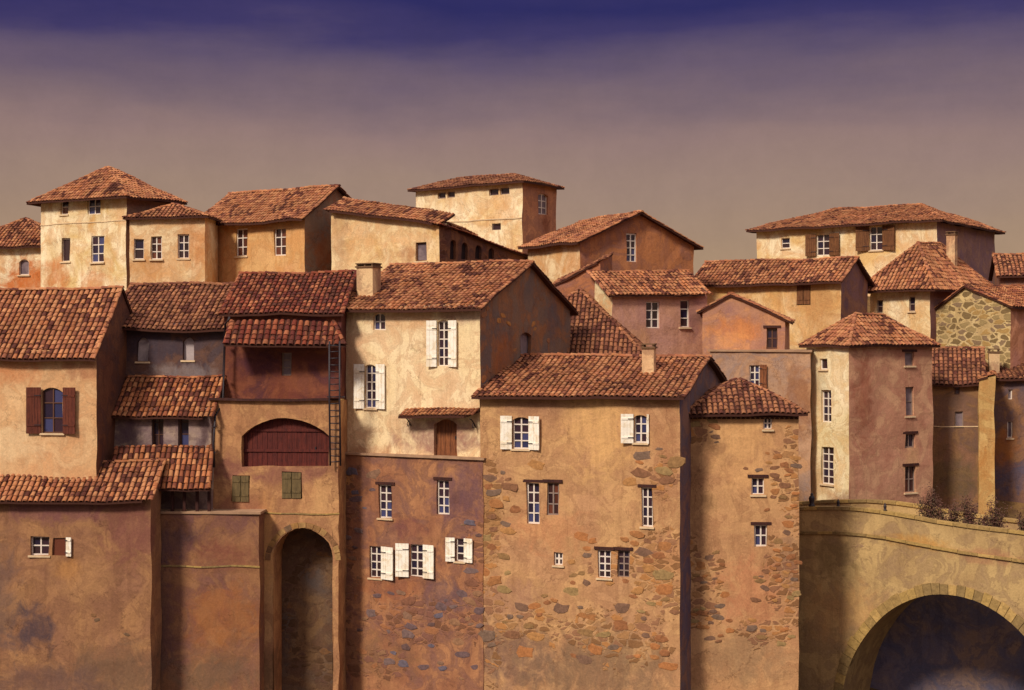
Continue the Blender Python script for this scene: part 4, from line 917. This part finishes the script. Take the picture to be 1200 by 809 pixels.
for k in range(K):
    t0, t1 = math.pi*k/K, math.pi*(k+.93)/K; dd = rnd.uniform(.55, .68); p_ = rnd.uniform(.04,.08); q = []
    for t_, ex in ((t0,0),(t1,0),(t1,dd),(t0,dd)): q.append((uc - math.cos(t_)*(rad+ex), zc - hA*1.05 + math.sin(t_)*(hA*1.05+ex)))
    mb.mesh([BP(a_,z_,-.3) for a_, z_ in q] + [BP(a_,z_,p_) for a_, z_ in q], [(0,1,2,3),(4,7,6,5),(0,4,5,1),(1,5,6,2),(2,6,7,3),(3,7,4,0)])
mb.build('voussoirs', M['cop'], br, wob=.02)
# scattered bare stones on the bridge's town end
bb = Block((940,93), math.degrees(math.asin(.533)), la=900, wb=5); 
# quay wall behind the bridge
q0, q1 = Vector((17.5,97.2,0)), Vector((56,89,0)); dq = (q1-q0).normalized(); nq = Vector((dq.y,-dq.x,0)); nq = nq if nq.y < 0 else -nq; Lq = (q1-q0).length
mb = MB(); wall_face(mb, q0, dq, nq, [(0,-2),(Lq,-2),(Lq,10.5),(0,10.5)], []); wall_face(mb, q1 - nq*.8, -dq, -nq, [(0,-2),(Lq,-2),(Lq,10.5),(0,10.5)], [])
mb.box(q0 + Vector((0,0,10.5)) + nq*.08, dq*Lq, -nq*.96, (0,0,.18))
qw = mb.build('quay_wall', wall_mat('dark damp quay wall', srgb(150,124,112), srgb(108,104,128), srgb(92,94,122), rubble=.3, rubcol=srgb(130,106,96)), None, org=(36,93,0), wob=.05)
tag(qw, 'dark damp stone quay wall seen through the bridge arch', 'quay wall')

# bollards on the bridge edge
bl = None
for px, pref in ((950,'plump dark iron bollard on the bridge coping, nearest the golden tower'), (981,'small dark iron bollard on the bridge coping, under the cream wall of the pale tower'), (1036,'small dark iron bollard on the bridge coping, under the pink wall of the pale tower')):
    u = ray_u(px)
    p = BP(u, ztop(u)+.17, -.18); sc = 1.9 if px == 950 else 1.0
    if bl is None:
        m = MB(); prof = [(0,.10),(.05,.11),(.1,.07),(.22,.085),(.32,.1),(.40,.07),(.43,.04),(.47,.055),(.52,.02)]
        m.tube([(0,0,z) for z, r in prof], [r for z, r in prof], 12); bl = m.build('bollard', M['iron'], None); o = bl
    else: o = bl.copy(); COL.objects.link(o)
    o.location = p; o.scale = (sc, sc, sc*.85); tag(o, pref, 'bollard', 'bollards on the bridge coping')

# dry shrubs on the bridge
leafm = flat_mat('dry shrub leaves', srgb(96,62,52), .8, .6, 9, alt=srgb(70,66,44)); twig = flat_mat('shrub twigs', srgb(70,44,34), .9)
def shrub(px, q, w, hh, label, seed):
    hh *= 1.05
    r = random.Random(seed); u = ray_u(px); base = BP(u, ztop(u) - (1.05 if q < -.5 else -.16), q)
    e = empty('shrub', base, label, 'shrub', 'dry shrubs along the bridge'); m = MB(); tips = []
    for k in range(11):
        a = r.uniform(0, 6.28); L = r.uniform(.5, 1)*hh; dx = math.cos(a)*w*r.uniform(.2,.55); dy = math.sin(a)*w*r.uniform(.1,.4)
        pts = [base + Vector((dx*.1*0, 0, -.05)), base + Vector((dx*.4, dy*.4, L*.5)), base + Vector((dx, dy, L))]; m.tube(pts, [.035,.022,.01], 5); tips += [pts[1], (pts[1]+pts[2])/2, pts[2]]
    m.build('stem', twig, e); m = MB()
    for c in tips:
        for _ in range(60):
            p = c + Vector((r.gauss(0,w*.11), r.gauss(0,w*.1), r.gauss(0,hh*.11))); s_ = r.uniform(.035,.085); ax = Vector((r.gauss(0,1),r.gauss(0,1),r.gauss(0,1))).normalized(); ay = ax.orthogonal().normalized()
            m.poly([p-ax*s_, p-ay*s_*.5, p+ax*s_, p+ay*s_*.5])
    m.build('foliage', leafm, e)
shrub(1082, -.9, 1.2, 2.5, 'spiky brown shrub behind the parapet, at the foot of the pale tower', 1)
shrub(1104, -1.2, 1.5, 1.9, 'wide low brown shrub on the bridge, between the pale tower and the tallest dark shrub', 2)
shrub(1126, -1.6, .9, 2.3, 'narrow dark shrub on the bridge, below the brown low house', 3)
shrub(1138, -1.0, 1.3, 1.5, 'lowest small bushy shrub, leaning over the bridge coping', 4)
shrub(1158, -1.4, 1.1, 2.2, 'shrub on the bridge just below the ochre buttress', 5)
shrub(1197, -.7, .8, 1.9, 'shrub cut off by the right edge of the picture, above the parapet', 6)

# ------------------------------------------------------------------ ground, river
def grid(name, x0, x1, nx, y0, y1, ny, fz, mat, kind='structure'):
    me = bpy.data.meshes.new(name); xs = [x0+(x1-x0)*i/nx for i in range(nx+1)] if not callable(nx) else None
    vs = [(x0+(x1-x0)*i/nx, y, fz(x0+(x1-x0)*i/nx, y)) for y in ny for i in range(nx+1)]
    fs = [(j*(nx+1)+i, j*(nx+1)+i+1, (j+1)*(nx+1)+i+1, (j+1)*(nx+1)+i) for j in range(len(ny)-1) for i in range(nx)]
    me.from_pydata(vs, [], fs); me.materials.append(mat); me.polygons.foreach_set('use_smooth', [True]*len(fs))
    o = bpy.data.objects.new(name, me); COL.objects.link(o); tag(o, kind=kind); return o
earth = wall_mat('dry earth and scrub', srgb(120,92,58), srgb(92,80,50), srgb(84,62,46))
ys = [-3000,-800,-200,-60,-30] + [-20+3*i for i in range(12)] + [16+3*i for i in range(20)] + [76+1.2*i for i in range(50)] + [140,160,190,240,320,400,700,1200,2500]
ter = grid('hillside', -60, 60, 80, 0, ys, 0, 0, earth) if False else None
xs = [-3000,-800,-250,-120] + [-80+2.5*i for i in range(65)] + [120,250,800,3000]
vs = [(x, y, gz(y, x) + mnoise.noise(Vector((x*.15,y*.15,0)))*(.35 if -300 < y < 300 else 0)) for y in ys for x in xs]; nx = len(xs)
fs = [(j*nx+i, j*nx+i+1, (j+1)*nx+i+1, (j+1)*nx+i) for j in range(len(ys)-1) for i in range(nx-1)]
me = bpy.data.meshes.new('hillside'); me.from_pydata(vs, [], fs); me.materials.append(earth); me.polygons.foreach_set('use_smooth', [True]*len(fs))
o = bpy.data.objects.new('hillside', me); COL.objects.link(o); tag(o, kind='structure')
wm = NT('river water'); Pw = wm.geo('Position'); wm.bump(wm.noise(wm.mapping(Pw, scale=(.5,1.4,1)), 1.1, 4), .35, .1); wm.finish(srgb(48,44,40), .08, .5)
m = MB(); m.poly([(-3000,28,.0),(3000,28,.0),(3000,90,.0),(-3000,90,.0)]); o = m.build('river', wm.m, None); tag(o, kind='structure')

# ------------------------------------------------------------------ light, sky, camera
w = bpy.data.worlds.new('World'); scene.world = w; w.use_nodes = True; nt = w.node_tree; nt.nodes.clear()
N_ = lambda k, **kw: (lambda x: [setattr(x, a, v) for a, v in kw.items()] and x or x)(nt.nodes.new(k))
SUN_EL, SUN_AZ = R(40), R(38)     # azimuth measured from behind the camera towards the left
sky = N_('ShaderNodeTexSky', sky_type='NISHITA'); sky.sun_disc = False; sky.sun_elevation = SUN_EL; sky.sun_rotation = R(180) + SUN_AZ
tc = N_('ShaderNodeTexCoord'); sp = N_('ShaderNodeSeparateXYZ'); nt.links.new(tc.outputs['Generated'], sp.inputs[0])
mp = N_('ShaderNodeMapping'); mp.inputs[3].default_value = (3.0, 3.0, 14); nt.links.new(tc.outputs['Generated'], mp.inputs[0])
nz = N_('ShaderNodeTexNoise'); nz.inputs['Scale'].default_value = 1.6; nz.inputs['Detail'].default_value = 5; nz.inputs['Roughness'].default_value = .55; nt.links.new(mp.outputs[0], nz.inputs['Vector'])
ma = N_('ShaderNodeMath', operation='MULTIPLY_ADD'); nt.links.new(nz.outputs['Fac'], ma.inputs[0]); ma.inputs[1].default_value = .055; nt.links.new(sp.outputs['Z'], ma.inputs[2])
mr = N_('ShaderNodeMapRange'); nt.links.new(ma.outputs[0], mr.inputs[0]); mr.inputs[1].default_value = .0275; mr.inputs[2].default_value = .6275
rp = N_('ShaderNodeValToRGB'); nt.links.new(mr.outputs[0], rp.inputs[0])
SK = [(0.0, srgb(172,140,108)), (.10, srgb(164,134,108)), (.17, srgb(154,126,110)), (.225, srgb(144,116,110)), (.27, srgb(118,96,104)), (.31, srgb(92,75,100)), (.34, srgb(58,46,94)), (.37, srgb(36,28,88)), (.46, srgb(80,66,110)), (.58, (.76,.65,.64,1)), (1.0, (.82,.70,.70,1))]
SK_old = [(0.0, srgb(150,122,96)), (.09, srgb(146,120,100)), (.14, srgb(142,116,102)), (.185, srgb(130,106,98)), (.235, srgb(112,90,94)), (.265, srgb(88,70,92)), (.288, srgb(58,46,98)), (.32, srgb(44,34,92)), (.42, srgb(60,50,100)), (.7, srgb(150,135,165)), (1.0, srgb(165,150,170))]
cr = rp.color_ramp
while len(cr.elements) < len(SK): cr.elements.new(.5)
for e_, (p_, c_) in zip(cr.elements, SK): e_.position = p_; e_.color = c_
bg1 = N_('ShaderNodeBackground'); nt.links.new(sky.outputs[0], bg1.inputs[0]); bg1.inputs[1].default_value = .004
gn = N_('ShaderNodeTexNoise'); gn.inputs['Scale'].default_value = 34; gn.inputs['Detail'].default_value = 8; gn.inputs['Roughness'].default_value = .75; nt.links.new(tc.outputs['Generated'], gn.inputs['Vector'])
gr = N_('ShaderNodeMapRange'); nt.links.new(gn.outputs['Fac'], gr.inputs[0]); gr.inputs[3].default_value = .87; gr.inputs[4].default_value = 1.13
gm = N_('ShaderNodeVectorMath', operation='SCALE'); nt.links.new(rp.outputs[0], gm.inputs[0]); nt.links.new(gr.outputs[0], gm.inputs['Scale'])
bg2 = N_('ShaderNodeBackground'); nt.links.new(gm.outputs[0], bg2.inputs[0]); bg2.inputs[1].default_value = 1.0
ad = N_('ShaderNodeAddShader'); nt.links.new(bg1.outputs[0], ad.inputs[0]); nt.links.new(bg2.outputs[0], ad.inputs[1])
ow = N_('ShaderNodeOutputWorld'); nt.links.new(ad.outputs[0], ow.inputs[0])
sd = bpy.data.lights.new('sun', 'SUN'); sd.energy = 3.6; sd.angle = R(10); sd.color = (1.0, .88, .73)
so = bpy.data.objects.new('sun', sd); COL.objects.link(so)
to_sun = Vector((-math.sin(SUN_AZ)*math.cos(SUN_EL), -math.cos(SUN_AZ)*math.cos(SUN_EL), math.sin(SUN_EL)))
so.rotation_euler = to_sun.to_track_quat('Z', 'Y').to_euler(); so.location = (-40, -20, 80)
cd = bpy.data.cameras.new('camera'); cam = bpy.data.objects.new('camera', cd); COL.objects.link(cam); cam.location = (0, 0, CAMZ); cam.rotation_euler = (R(90), 0, 0)
cd.sensor_fit = 'HORIZONTAL'; cd.sensor_width = 36; cd.lens = 36*F/1200; cd.clip_start = .5; cd.clip_end = 6000; scene.camera = cam
scene.view_settings.view_transform = 'Standard'; scene.view_settings.look = 'None'; scene.view_settings.exposure = 0; scene.view_settings.gamma = 1
